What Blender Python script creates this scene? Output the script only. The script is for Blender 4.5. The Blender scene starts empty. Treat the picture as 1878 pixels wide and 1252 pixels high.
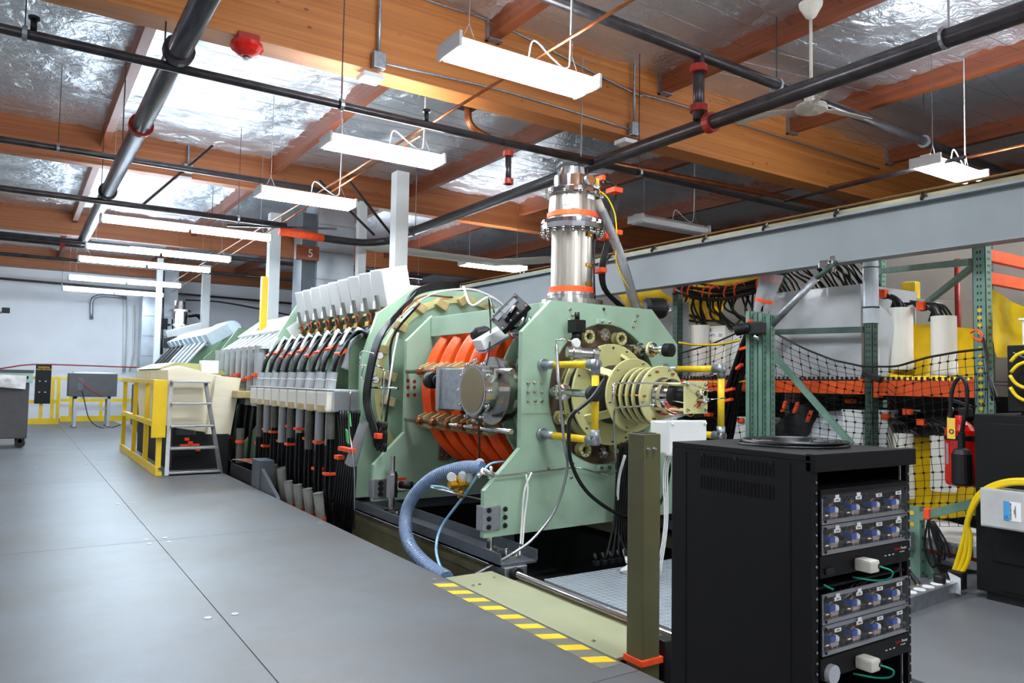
import bpy, bmesh, math, random
import numpy as np
from mathutils import Vector, Matrix, noise
random.seed(7)
SC=bpy.context.scene; COL=SC.collection
# ---------------------------------------------------------------- camera
F=1380.0; CX,CY=939.0,626.0; CAMH=1.3
M=np.array([[0.83461491,0.04453717,0.5490304],[-0.55056414,0.03626108,0.83400495],[0.01723578,-0.99834943,0.05478461]])
C0=np.array([0,0,CAMH])
cd=bpy.data.cameras.new('camera'); cam=bpy.data.objects.new('camera',cd); COL.objects.link(cam)
cd.sensor_width=36; cd.lens=36*F/1878; cd.clip_start=.05
cam.matrix_world=Matrix(((M[0,0],-M[0,1],-M[0,2],0),(M[1,0],-M[1,1],-M[1,2],0),(M[2,0],-M[2,1],-M[2,2],CAMH),(0,0,0,1)))
SC.camera=cam
# ---------------------------------------------------------------- world / exposure
w=bpy.data.worlds.new('world'); SC.world=w; w.use_nodes=True
w.node_tree.nodes['Background'].inputs[0].default_value=(.75,.85,1,1); w.node_tree.nodes['Background'].inputs[1].default_value=.25
SC.view_settings.view_transform='Standard'; SC.view_settings.look='None'; SC.view_settings.gamma=1; SC.view_settings.use_curve_mapping=False
SC.view_settings.exposure=0.08
TUBE=71.0   # radiance of the fluorescent diffusers

def P(px,py,**k):
    """a point seen at a photo pixel, on the plane x=, y= or z="""
    v=np.array([px-CX,py-CY,F]); d=M@v; (a,val),=k.items(); i='xyz'.index(a)
    return Vector(C0+(val-C0[i])/d[i]*d)
def V(*a): return Vector(a)
# ---------------------------------------------------------------- materials
def s2l(c): return tuple(((x/12.92) if x<=.04045 else ((x+.055)/1.055)**2.4) for x in c)
def hexc(h): return s2l(tuple(int(h[i:i+2],16)/255 for i in (0,2,4)))
MATS={}
def mat(name,h,rough=.5,metal=0,var=.08,vs=6,bump=0,bs=40,stretch=None,trans=0,ior=1.45,alpha=1,sss=0,spec=.5,c2=None,ramp=(.35,.65),coat=0):
    if name in MATS: return MATS[name]
    m=bpy.data.materials.new(name); m.use_nodes=True; nt=m.node_tree; N=nt.nodes; L=nt.links
    b=N['Principled BSDF']; c=hexc(h)
    b.inputs['Roughness'].default_value=rough; b.inputs['Metallic'].default_value=metal
    b.inputs['IOR'].default_value=ior; b.inputs['Transmission Weight'].default_value=trans; b.inputs['Alpha'].default_value=alpha
    b.inputs['Specular IOR Level'].default_value=spec; b.inputs['Coat Weight'].default_value=coat
    if sss: b.inputs['Subsurface Weight'].default_value=sss; b.inputs['Subsurface Scale'].default_value=.05; b.inputs['Subsurface Radius'].default_value=(1,1,1)
    tc=N.new('ShaderNodeTexCoord'); mp=N.new('ShaderNodeMapping'); L.new(tc.outputs['Object'],mp.inputs[0])
    if stretch: mp.inputs['Scale'].default_value=stretch
    n=N.new('ShaderNodeTexNoise'); n.inputs['Scale'].default_value=vs; n.inputs['Detail'].default_value=5; L.new(mp.outputs[0],n.inputs[0])
    r=N.new('ShaderNodeValToRGB'); L.new(n.outputs[0],r.inputs[0])
    r.color_ramp.elements[0].position=ramp[0]; r.color_ramp.elements[1].position=ramp[1]
    d=hexc(c2) if c2 else tuple(max(0,x*(1-var*2)) for x in c)
    r.color_ramp.elements[0].color=(*d,1); r.color_ramp.elements[1].color=(*c,1)
    L.new(r.outputs[0],b.inputs['Base Color'])
    if bump:
        n2=N.new('ShaderNodeTexNoise'); n2.inputs['Scale'].default_value=bs; n2.inputs['Detail'].default_value=4; L.new(mp.outputs[0],n2.inputs[0])
        bp=N.new('ShaderNodeBump'); bp.inputs['Strength'].default_value=bump; bp.inputs['Distance'].default_value=.02
        L.new(n2.outputs[0],bp.inputs['Height']); L.new(bp.outputs[0],b.inputs['Normal'])
    MATS[name]=m; return m
def emis(name,col,st):
    m=bpy.data.materials.new(name); m.use_nodes=True; b=m.node_tree.nodes['Principled BSDF']
    b.inputs['Base Color'].default_value=(.8,.8,.8,1); b.inputs['Emission Color'].default_value=(*col,1); b.inputs['Emission Strength'].default_value=st
    MATS[name]=m; return m
G10=mat('green_laminate','a3c0a6',.38,vs=3,var=.07,bump=.05,bs=8)
G10e=mat('green_laminate_dark','7d9a7c',.4,vs=3)
G10y=mat('yellow_laminate','cdc98c',.4,vs=4,var=.06)
TAN=mat('tan_laminate','c9b27c',.45,vs=12,var=.14)
STEEL=mat('stainless_steel','c9c6c0',.2,1,vs=8,var=.05,bump=.03,bs=30)
BRUSH=mat('brushed_steel','b9b2a6',.33,1,vs=30,var=.06,stretch=(1,1,.1))
CHROME=mat('polished_steel','dedee0',.1,1,vs=5,var=.03)
ALU=mat('aluminium','b5b7ba',.38,1,vs=20,var=.05)
GALV=mat('galvanised_steel','a9aeb3',.42,.8,vs=25,var=.12)
BROWNP=mat('brown_flange_metal','8f7a68',.4,.55,vs=4,var=.08)
COPPER=mat('copper','b06a45',.35,.9,vs=9,var=.15)
ORANGEC=mat('orange_coil_tape','ff5614',.45,vs=8,var=.08,bump=.25,bs=60,stretch=(1,1,.3))
STRAP=mat('orange_strap','ff5520',.6,vs=20)
BLK=mat('black_rubber','101011',.5,vs=20)
CABLE=mat('black_cable','0d0d0f',.32,vs=20)
BLKP=mat('black_powder_coat','0c0b0d',.55,vs=60,var=.15,bump=.08,bs=300,spec=.35)
SLATE=mat('slate_grey_paint','50565c',.42,vs=5)
DGREY=mat('dark_grey_paint','4d4b4c',.5,vs=6)
YEL=mat('yellow_paint','f0c820',.38,vs=4,var=.06)
YELT=mat('yellow_tarp','ffd200',.45,vs=5,var=.1,bump=.6,bs=5)
YELTAPE=mat('yellow_tape','e8c02a',.5,vs=6,var=.15)
WPLA=mat('white_plastic','e9ebe8',.4,vs=3,var=.03)
HDPE=mat('milky_plastic','eeeade',.42,vs=3,var=.03,sss=.3)
CREAM=mat('cream_translucent_plastic','efe7cd',.4,vs=4,var=.05,stretch=(.3,.3,2.5),sss=.35)
CLEARP=mat('clear_plastic','dfe6ea',.14,vs=3,alpha=.42,spec=.7)
GLASSY=mat('clear_acrylic','eef4f8',.04,vs=3,alpha=.035,spec=.8)
SLEEVE=mat('grey_translucent_sleeve','a9adb0',.3,vs=6,var=.1,alpha=.86)
SLEEVED=mat('olive_grey_sleeve','6e6e66',.4,vs=6,var=.15,alpha=.93)
SHEETP=mat('grey_polycarbonate','c6c9ca',.12,vs=2,var=.12,alpha=.8,bump=.4,bs=2,spec=.8)
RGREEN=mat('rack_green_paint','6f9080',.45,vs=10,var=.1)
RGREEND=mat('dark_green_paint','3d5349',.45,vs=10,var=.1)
RORANGE=mat('rack_orange_paint','e85a22',.42,vs=10,var=.07)
OLIVE=mat('olive_paint','5c5a3a',.45,vs=6,var=.08)
RED=mat('red_enamel','d61c12',.22,vs=5,coat=.5)
REDP=mat('red_pipe_paint','a02a20',.4,vs=6)
PIPE=mat('dark_steel_pipe','4a4648',.32,.6,vs=9,var=.18)
PIPEL=mat('grey_steel_pipe','6a696e',.3,.75,vs=6,var=.2,stretch=(3,.5,3))
WHITE=mat('white_paint','dcdedd',.5,vs=4,var=.03)
CREAMP=mat('offwhite_paint','e2dfd2',.5,vs=4,var=.03)
CRANE=mat('grey_crane_paint','878d90',.45,vs=3,var=.04)
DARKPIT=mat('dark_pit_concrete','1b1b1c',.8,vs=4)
BRONZE=mat('rail_brown_paint','8b8466',.4,.3,vs=5,var=.15)
BLUEH=mat('blue_grey_hose','6e83a6',.25,vs=5,alpha=.92,spec=.8)
BLUET=mat('light_blue_tube','8fc0e0',.3)
GREENW=mat('teal_wire','10a888',.35)
BRASS=mat('brass','d09a35',.28,.9,vs=9)
BLUE=mat('blue_plastic','1c4fb0',.3)
LABEL=mat('white_label_paper','f2f2f0',.6,vs=3,var=.02)
LABELB=mat('pale_blue_label','9fc3e8',.5)
INK=mat('black_ink','151515',.6)
REDW=mat('red_wire','d02818',.4)
YELW=mat('yellow_cable','f4cf10',.35,vs=3,var=.04)
YTAG=mat('yellow_tag','f0c64a',.6)
CLOTH=mat('white_cloth','dcdad6',.9,vs=9,bump=.5,bs=18)
WALLM=mat('white_wall_paint','edeff3',.7,vs=1.2,var=.03,bump=.03,bs=3)
WALLR=mat('beige_wall_paint','958d84',.8,vs=1.2,var=.04)
CONC=mat('grey_floor_paint','6e7074',.42,vs=2.5,var=.07,bump=.03,bs=60)
DUCT=mat('galvanised_duct','c3ccd4',.3,.7,vs=3,var=.1)
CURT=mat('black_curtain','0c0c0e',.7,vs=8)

def floor_material():
    m=bpy.data.materials.new('walkway_paint'); m.use_nodes=True; nt=m.node_tree; N=nt.nodes; L=nt.links; b=N['Principled BSDF']
    g=N.new('ShaderNodeNewGeometry')
    n1=N.new('ShaderNodeTexNoise'); n1.inputs['Scale'].default_value=.8; n1.inputs['Detail'].default_value=6; n1.inputs['Roughness'].default_value=.65
    n2=N.new('ShaderNodeTexNoise'); n2.inputs['Scale'].default_value=160; n2.inputs['Detail'].default_value=2
    L.new(g.outputs['Position'],n1.inputs[0]); L.new(g.outputs['Position'],n2.inputs[0])
    oi=N.new('ShaderNodeObjectInfo')
    r=N.new('ShaderNodeValToRGB'); r.color_ramp.elements[0].position=.35; r.color_ramp.elements[1].position=.62
    r.color_ramp.elements[0].color=(*hexc('5c5853'),1); r.color_ramp.elements[1].color=(*hexc('66696e'),1); L.new(n1.outputs[0],r.inputs[0])
    mx=N.new('ShaderNodeMixRGB'); mx.blend_type='MULTIPLY'; mx.inputs[0].default_value=1
    mr=N.new('ShaderNodeMapRange'); mr.inputs[3].default_value=.86; mr.inputs[4].default_value=1.06; L.new(oi.outputs['Random'],mr.inputs[0])
    L.new(r.outputs[0],mx.inputs[1]); L.new(mr.outputs[0],mx.inputs[2])
    m2=N.new('ShaderNodeMixRGB'); m2.blend_type='MULTIPLY'; m2.inputs[0].default_value=.35; L.new(mx.outputs[0],m2.inputs[1]); L.new(n2.outputs[0],m2.inputs[2])
    L.new(m2.outputs[0],b.inputs['Base Color']); b.inputs['Roughness'].default_value=.42
    bp=N.new('ShaderNodeBump'); bp.inputs['Strength'].default_value=.12; bp.inputs['Distance'].default_value=.003; L.new(n2.outputs[0],bp.inputs['Height']); L.new(bp.outputs[0],b.inputs['Normal'])
    return m
FLOORM=floor_material()
def wood(name,ca,cb,ax,dark='6a3510'):
    m=bpy.data.materials.new(name); m.use_nodes=True; nt=m.node_tree; N=nt.nodes; L=nt.links; b=N['Principled BSDF']
    g=N.new('ShaderNodeNewGeometry'); mp=N.new('ShaderNodeMapping'); L.new(g.outputs['Position'],mp.inputs[0])
    mp.inputs['Scale'].default_value=(.35,5,26) if ax=='x' else (5,.35,26)
    n=N.new('ShaderNodeTexNoise'); n.inputs['Scale'].default_value=1; n.inputs['Detail'].default_value=5; n.inputs['Roughness'].default_value=.6; L.new(mp.outputs[0],n.inputs[0])
    r=N.new('ShaderNodeValToRGB'); r.color_ramp.elements[0].position=.32; r.color_ramp.elements[1].position=.68
    r.color_ramp.elements[0].color=(*hexc(cb),1); r.color_ramp.elements[1].color=(*hexc(ca),1); L.new(n.outputs[0],r.inputs[0])
    mp2=N.new('ShaderNodeMapping'); L.new(g.outputs['Position'],mp2.inputs[0]); mp2.inputs['Scale'].default_value=(1.8,1,3.4) if ax=='x' else (1,1.8,3.4)
    v=N.new('ShaderNodeTexVoronoi'); v.inputs['Scale'].default_value=1.7; L.new(mp2.outputs[0],v.inputs[0])
    r2=N.new('ShaderNodeValToRGB'); r2.color_ramp.elements[0].position=.03; r2.color_ramp.elements[1].position=.10
    L.new(v.outputs['Distance'],r2.inputs[0])
    mx=N.new('ShaderNodeMixRGB'); mx.inputs[1].default_value=(*hexc(dark),1); L.new(r2.outputs[0],mx.inputs[0]); L.new(r.outputs[0],mx.inputs[2])
    L.new(mx.outputs[0],b.inputs['Base Color']); b.inputs['Roughness'].default_value=.5
    return m
GLU=wood('glulam_timber','c07c3c','9a5826','x'); PUR=wood('purlin_timber','8e4a28','6c341b','y','4a2010'); GLU2=wood('far_glulam_timber','a86436','85451f','x')
def foil(name,h,rough):
    m=bpy.data.materials.new(name); m.use_nodes=True; nt=m.node_tree; N=nt.nodes; L=nt.links; b=N['Principled BSDF']
    b.inputs['Base Color'].default_value=(*hexc(h),1); b.inputs['Metallic'].default_value=.9; b.inputs['Roughness'].default_value=rough
    g=N.new('ShaderNodeNewGeometry')
    n=N.new('ShaderNodeTexNoise'); n.inputs['Scale'].default_value=7; n.inputs['Detail'].default_value=7; n.inputs['Distortion'].default_value=.7; L.new(g.outputs['Position'],n.inputs[0])
    v=N.new('ShaderNodeTexVoronoi'); v.inputs['Scale'].default_value=60; L.new(g.outputs['Position'],v.inputs[0])
    a=N.new('ShaderNodeMath'); a.operation='MULTIPLY_ADD'; a.inputs[1].default_value=.06; L.new(v.outputs['Distance'],a.inputs[0]); L.new(n.outputs[0],a.inputs[2])
    bp=N.new('ShaderNodeBump'); bp.inputs['Strength'].default_value=.68; bp.inputs['Distance'].default_value=.06; L.new(a.outputs[0],bp.inputs['Height']); L.new(bp.outputs[0],b.inputs['Normal'])
    return m
FOIL=foil('foil_insulation','e2e6ec',.36)
# ---------------------------------------------------------------- mesh builder
def frame(d):
    d=Vector(d).normalized(); u=d.cross(Vector((0,0,1)))
    if u.length<1e-3: u=Vector((1,0,0))
    u.normalize(); return d,u,u.cross(d)
def smooth(pts,k=6):
    pts=[Vector(p) for p in pts]
    if len(pts)<3 or k<2: return pts
    q=[2*pts[0]-pts[1]]+pts+[2*pts[-1]-pts[-2]]; out=[]
    for i in range(1,len(q)-2):
        for j in range(k):
            t=j/k; a,b,c,d=q[i-1:i+3]
            out.append(.5*((2*b)+(c-a)*t+(2*a-5*b+4*c-d)*t*t+(3*b-a-3*c+d)*t**3))
    out.append(pts[-1]); return out
class MB:
    def __init__(s): s.v=[]; s.f=[]; s.sm=[]
    def add(s,vs,fs,sm=False):
        o=len(s.v); s.v+=[Vector(x) for x in vs]; s.f+=[[o+i for i in f] for f in fs]; s.sm+=[sm]*len(fs); return s
    def box(s,a,b,R=None,c=None):
        x0,y0,z0=[min(a[i],b[i]) for i in range(3)]; x1,y1,z1=[max(a[i],b[i]) for i in range(3)]
        vs=[Vector(p) for p in ((x0,y0,z0),(x1,y0,z0),(x1,y1,z0),(x0,y1,z0),(x0,y0,z1),(x1,y0,z1),(x1,y1,z1),(x0,y1,z1))]
        if R is not None:
            c=Vector(c) if c is not None else (Vector(a)+Vector(b))/2
            vs=[c+R@(p-c) for p in vs]
        return s.add(vs,[(0,3,2,1),(4,5,6,7),(0,1,5,4),(1,2,6,5),(2,3,7,6),(3,0,4,7)])
    def bbox(s,a,b,r=.01,R=None,c=None):       # chamfered box
        x0,y0,z0=[min(a[i],b[i]) for i in range(3)]; x1,y1,z1=[max(a[i],b[i]) for i in range(3)]
        bm=bmesh.new(); bmesh.ops.create_cube(bm,size=1)
        for v in bm.verts: v.co=Vector(((x0+x1)/2+v.co.x*(x1-x0),(y0+y1)/2+v.co.y*(y1-y0),(z0+z1)/2+v.co.z*(z1-z0)))
        bmesh.ops.bevel(bm,geom=list(bm.edges),offset=r,segments=2,affect='EDGES',profile=.6)
        bm.verts.ensure_lookup_table(); vs=[v.co.copy() for v in bm.verts]; bm.verts.index_update()
        if R is not None:
            c=Vector(c) if c is not None else (Vector(a)+Vector(b))/2
            vs=[c+R@(p-c) for p in vs]
        s.add(vs,[[v.index for v in f.verts] for f in bm.faces]); bm.free(); return s
    def obox(s,c,u,v,w):                       # oriented box: centre and three half vectors
        c,u,v,w=map(Vector,(c,u,v,w)); vs=[c+i*u+j*v+k*w for k in(-1,1) for j in(-1,1) for i in(-1,1)]
        return s.add(vs,[(0,2,3,1),(4,5,7,6),(0,1,5,4),(2,6,7,3),(0,4,6,2),(1,3,7,5)])
    def bar(s,a,b,w,h=None,up=None):
        a,b=Vector(a),Vector(b); d,u,t=frame(b-a)
        if up is not None: t=Vector(up).normalized(); u=d.cross(t).normalized()
        return s.obox((a+b)/2,(b-a)/2,u*w/2,t*(h or w)/2)
    def cyl(s,a,b,r,r2=None,n=16,caps=True):
        a,b=Vector(a),Vector(b); r2=r if r2 is None else r2; d,u,w=frame(b-a)
        vs=[];
        for p,q in((a,r),(b,r2)): vs+=[p+q*(math.cos(2*math.pi*i/n)*u+math.sin(2*math.pi*i/n)*w) for i in range(n)]
        s.add(vs,[(i,(i+1)%n,n+(i+1)%n,n+i) for i in range(n)],True)
        if caps:
            o=len(s.v)-2*n; s.f+=[[o+i for i in range(n)][::-1],[o+n+i for i in range(n)]]; s.sm+=[False,False]
        return s
    def tube(s,pts,r,n=7,k=6,closed=False):
        pts=smooth(pts,k); rings=[]; pd=None; u=None
        for i,p in enumerate(pts):
            d=(pts[min(i+1,len(pts)-1)]-pts[max(i-1,0)])
            if d.length<1e-9: d=pd or Vector((0,0,1))
            d.normalize()
            if u is None: _,u,_=frame(d)
            u=(u-d*u.dot(d));
            if u.length<1e-6: _,u,_=frame(d)
            u.normalize(); w=d.cross(u); rr=r[min(i,len(r)-1)] if isinstance(r,list) else r
            rings.append([p+rr*(math.cos(2*math.pi*j/n)*u+math.sin(2*math.pi*j/n)*w) for j in range(n)])
        vs=[v for R_ in rings for v in R_]; m=len(rings)
        fs=[(i*n+j,i*n+(j+1)%n,(i+1)*n+(j+1)%n,(i+1)*n+j) for i in range(m-1) for j in range(n)]
        s.add(vs,fs,True); o=len(s.v)-m*n
        s.f+=[[o+j for j in range(n)][::-1],[o+(m-1)*n+j for j in range(n)]]; s.sm+=[False,False]; return s
    def lathe(s,c,axis,prof,n=24,caps=True):   # prof: (distance along axis, radius)
        c=Vector(c); d,u,w=frame(axis); vs=[]
        for t,r in prof: vs+=[c+d*t+max(r,1e-4)*(math.cos(2*math.pi*i/n)*u+math.sin(2*math.pi*i/n)*w) for i in range(n)]
        m=len(prof)
        for i in range(m-1):
            pass
        s.add(vs,[(i*n+j,i*n+(j+1)%n,(i+1)*n+(j+1)%n,(i+1)*n+j) for i in range(m-1) for j in range(n)],False)
        if caps:
            o=len(s.v)-m*n; s.f+=[[o+j for j in range(n)][::-1],[o+(m-1)*n+j for j in range(n)]]; s.sm+=[False,False]
        return s
    def ring(s,c,axis,ro,ri,t,n=32):           # washer, thickness t centred on c
        c=Vector(c); d,u,w=frame(axis); vs=[]
        for z in(-t/2,t/2):
            for r in(ro,ri): vs+=[c+d*z+r*(math.cos(2*math.pi*i/n)*u+math.sin(2*math.pi*i/n)*w) for i in range(n)]
        fs=[]
        for i in range(n):
            j=(i+1)%n; fs+=[(i,j,n+j,n+i)[::-1],(2*n+i,2*n+j,3*n+j,3*n+i),(i,j,2*n+j,2*n+i),(n+i,n+j,3*n+j,3*n+i)[::-1]]
        return s.add(vs,fs)
    def prism(s,pts,axis,a,b):                 # polygon in the plane across `axis`, from a to b
        def mk(p,t): return {'x':(t,p[0],p[1]),'y':(p[0],t,p[1]),'z':(p[0],p[1],t)}[axis]
        n=len(pts); return s.add([mk(p,a) for p in pts]+[mk(p,b) for p in pts],[list(range(n)),list(range(n,2*n))[::-1]]+[(i,n+i,n+(i+1)%n,(i+1)%n) for i in range(n)])
    def plate_hole(s,pts,c,r,y0,y1,n=48):      # star-shaped xz polygon with round hole, thickness y0..y1
        angs=sorted(set([round(2*math.pi*i/n,5) for i in range(n)]+[round(math.atan2(p[1]-c[1],p[0]-c[0])%(2*math.pi),5) for p in pts]))
        def hit(a):
            dx,dz=math.cos(a),math.sin(a); best=1e9
            for i in range(len(pts)):
                x1,z1=pts[i][0]-c[0],pts[i][1]-c[1]; x2,z2=pts[(i+1)%len(pts)][0]-c[0],pts[(i+1)%len(pts)][1]-c[1]
                ex,ez=x2-x1,z2-z1; den=dx*ez-dz*ex
                if abs(den)<1e-9: continue
                t=(x1*ez-z1*ex)/den; q=(x1*dz-z1*dx)/den
                if t>0 and -1e-4<=q<=1+1e-4: best=min(best,t)
            return best
        m=len(angs); vs=[]
        for y in(y0,y1):
            vs+=[(c[0]+hit(a)*math.cos(a),y,c[1]+hit(a)*math.sin(a)) for a in angs]; vs+=[(c[0]+r*math.cos(a),y,c[1]+r*math.sin(a)) for a in angs]
        fs=[]
        for i in range(m):
            j=(i+1)%m; fs+=[(i,j,m+j,m+i),(2*m+i,3*m+i,3*m+j,2*m+j),(i,2*m+i,2*m+j,j),(m+i,m+j,3*m+j,3*m+i)]
        return s.add(vs,fs)
    def build(s,name,m,parent=None,origin=None):
        me=bpy.data.meshes.new(name); o=Vector(origin) if origin is not None else Vector((0,0,0))
        if parent is not None:
            p=parent
            while p is not None: o=o+p.location; p=p.parent
        me.from_pydata([v-o for v in s.v],[],s.f); me.materials.append(m)
        me.polygons.foreach_set('use_smooth',s.sm if len(s.sm)==len(me.polygons) else [False]*len(me.polygons))
        bm=bmesh.new(); bm.from_mesh(me); bmesh.ops.recalc_face_normals(bm,faces=bm.faces); bm.to_mesh(me); bm.free()
        me.update(); ob=bpy.data.objects.new(name,me); COL.objects.link(ob)
        if parent is not None: ob.parent=parent
        elif origin is not None: ob.location=o
        return ob
def tag(o,label=None,cat=None,group=None,kind=None):
    if label: o['label']=label
    if cat: o['category']=cat
    if group: o['group']=group
    if kind: o['kind']=kind
    return o
def thing(name,label,cat,loc,group=None):
    o=bpy.data.objects.new(name,None); COL.objects.link(o); o.location=Vector(loc); o.empty_display_size=.1
    return tag(o,label,cat,group)
def solo(name,mb,m,label,cat,group=None):
    xs=[v.x for v in mb.v]; ys=[v.y for v in mb.v]; zs=[v.z for v in mb.v]
    return tag(mb.build(name,m,None,((min(xs)+max(xs))/2,(min(ys)+max(ys))/2,min(zs))),label,cat,group)
def struct(name,mb,m,parent=None):
    o=mb.build(name,m,parent)
    if parent is None: o['kind']='structure'
    return o
def dup(root,loc,label=None):
    r=root.copy(); COL.objects.link(r); r.location=Vector(loc)
    if label: r['label']=label
    for ch in list(root.children):
        c=ch.copy(); COL.objects.link(c); c.parent=r
        for g in ch.children:
            d=g.copy(); COL.objects.link(d); d.parent=c
    return r
def text(body,size,m,parent,loc,right,up,name='lettering',depth=.0008):
    cu=bpy.data.curves.new('t','FONT'); cu.body=body; cu.size=size; cu.extrude=depth; cu.align_x='CENTER'; cu.align_y='CENTER'
    to=bpy.data.objects.new('t',cu); COL.objects.link(to); bpy.context.view_layer.update()
    me=bpy.data.meshes.new_from_object(to.evaluated_get(bpy.context.evaluated_depsgraph_get())); bpy.data.objects.remove(to)
    r=Vector(right).normalized(); u=Vector(up).normalized(); n=r.cross(u); mb=MB(); l=Vector(loc)
    mb.add([l+v.co.x*r+v.co.y*u+v.co.z*n for v in me.vertices],[list(p.vertices) for p in me.polygons])
    return mb.build(name,m,parent)
ORD=['first','second','third','fourth','fifth','sixth','seventh','eighth','ninth','tenth','eleventh','twelfth','thirteenth','fourteenth']
def rotY(a): return Matrix.Rotation(a,3,'Y')
def rotX(a): return Matrix.Rotation(a,3,'X')
def rotZ(a): return Matrix.Rotation(a,3,'Z')
# ================================================================= STRUCTURE
XL,XR,YB,YF,ZC=-7.0,16.5,-5.0,26.2,5.35
PX0,PX1=2.44,5.35     # the pit the machine stands in
fl=bpy.data.objects.new('floor',None); COL.objects.link(fl); fl['kind']='structure'
for i,x0 in enumerate((-7.0,-3.0,1.0)):
    x1=min(x0+4.0,PX0) if i==2 else x0+4.0
    for y0,y1 in ((YB,-1.4),(-1.4,2.6),(2.6,6.6),(6.6,10.6),(10.6,14.6),(14.6,18.6),(18.6,22.6),(22.6,YF)):
        struct('floor_panel',MB().bbox((x0+.002,y0+.002,-.06),(x1-.002,y1-.002,0),.002),FLOORM,fl)
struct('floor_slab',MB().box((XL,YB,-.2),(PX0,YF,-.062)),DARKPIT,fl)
bolt=None
for y in (2.3,4.36,6.5,6.68,8.65,10.74,12.7,14.7,16.8,18.9):
    for x in (.93,1.07):
        if bolt is None: bolt=MB().ring((0,0,.0015),(0,0,1),.019,.004,.003,12).build('floor_screw',ALU,fl); bolt.location=(x,y,0)
        else: b=bolt.copy(); COL.objects.link(b); b.location=(x,y,0)
for x,y in ((2.37,6.71),(2.36,4.47),(2.37,8.9),(2.37,10.4),(-.4,14.2),(.3,12.5)): b=bolt.copy(); COL.objects.link(b); b.location=(x,y,0)
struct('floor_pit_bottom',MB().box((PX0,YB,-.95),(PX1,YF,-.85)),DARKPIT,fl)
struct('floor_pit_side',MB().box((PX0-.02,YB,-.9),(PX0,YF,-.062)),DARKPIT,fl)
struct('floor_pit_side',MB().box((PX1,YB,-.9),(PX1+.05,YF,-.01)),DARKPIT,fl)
struct('floor_slab_right',MB().box((PX1,YB,-.2),(XR,YF,0)),CONC,fl)
struct('floor_slab_front',MB().box((3.44,YB,-.12),(PX1,2.4,0)),CONC,fl); struct('floor_slab_front',MB().box((3.75,2.4,-.12),(PX1,3.0,0)),CONC,fl)
struct('floor_slab_near',MB().box((PX0,YB,-.12),(3.44,.7,0)),CONC,fl)
struct('wall_far',MB().box((XL,YF,-.2),(XR,YF+.2,ZC)),WALLM)
struct('wall_left',MB().box((XL-.2,YB,-.2),(XL,YF,ZC)),WALLM)
struct('wall_right',MB().box((XR,YB,-.2),(XR+.2,YF,ZC)),WALLR)
struct('wall_back',MB().box((XL,YB-.2,-.2),(XR,YB,ZC)),WALLM)
ce=struct('ceiling',MB().box((XL,YB,ZC),(XR,YF,ZC+.15)),PUR)
# glulam beams and purlins
for y0,y1,z0,z1,m in ((6.5,6.8,4.2,ZC,GLU),(12.5,12.72,4.4,ZC,GLU2),(19.2,19.42,4.4,ZC,GLU2),(25.7,26.15,4.4,ZC,GLU2),(.2,.5,4.2,ZC,GLU)):
    struct('ceiling_beam',MB().bbox((XL,y0,z0),(XR,y1,z1),.006),m,ce)
NEARX=[-5.8,-3.36,-.92,1.52,3.96,6.4,8.84,11.28,13.72]; FARX=[-6.5,-4.0,-1.5,.95,3.42,5.95,8.4,10.9,13.4,15.9]
for x in NEARX: 
    struct('ceiling_purlin',MB().box((x-.05,.5,4.82),(x+.05,6.5,5.2)),PUR,ce)
    struct('joist_hanger',MB().box((x-.08,6.46,4.8),(x-.05,6.5,5.2)).box((x+.05,6.46,4.8),(x+.08,6.5,5.2)).box((x-.08,6.4,4.8),(x+.08,6.5,4.817)),GALV,ce)
for x in FARX:
    for a,b in ((6.8,12.5),(12.72,19.2),(19.42,25.7)): struct('ceiling_purlin',MB().box((x-.05,a,4.68),(x+.05,b,5.2)),PUR,ce)
def foilbay(x0,x1,y0,y1,z,amp):
    nx,ny=34,int((y1-y0)*13); vs=[]; fs=[]
    sd=random.random()*50
    for j in range(ny+1):
        for i in range(nx+1):
            u=i/nx; x=x0+(x1-x0)*u; y=y0+(y1-y0)*j/ny
            t=(y/1.22)%1; sag=-abs(math.sin(math.pi*t))**.5*.05*math.sin(math.pi*u)**.5
            q=Vector((x*2.2+sd,y*2.2,0)); wv=noise.noise(q)*.5+abs(noise.noise(q*2.7))*.55+abs(noise.noise(Vector((x*9,y*3,sd))))*.25
            edge=.05*(1-min(1,min(u,1-u)*12))*(1+noise.noise(Vector((y*9,x,sd))))
            vs.append((x,y,z+sag+wv*amp-edge))
    fs=[(j*(nx+1)+i,j*(nx+1)+i+1,(j+1)*(nx+1)+i+1,(j+1)*(nx+1)+i) for j in range(ny) for i in range(nx)]
    return MB().add(vs,fs,True)
for k in range(len(NEARX)-1): struct('foil_insulation',foilbay(NEARX[k]+.045,NEARX[k+1]-.045,.5,6.5,5.08,.07),FOIL,ce)
struct('foil_insulation',foilbay(XL,-5.85,.5,6.5,5.08,.07),FOIL,ce); struct('foil_insulation',foilbay(13.77,XR,.5,6.5,5.08,.07),FOIL,ce)
for k in range(len(FARX)-1):
    for a,b in ((6.8,12.5),(12.72,19.2),(19.42,25.7)): struct('foil_insulation',foilbay(FARX[k]+.045,FARX[k+1]-.045,a,b,4.96,.08),FOIL,ce)
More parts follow.
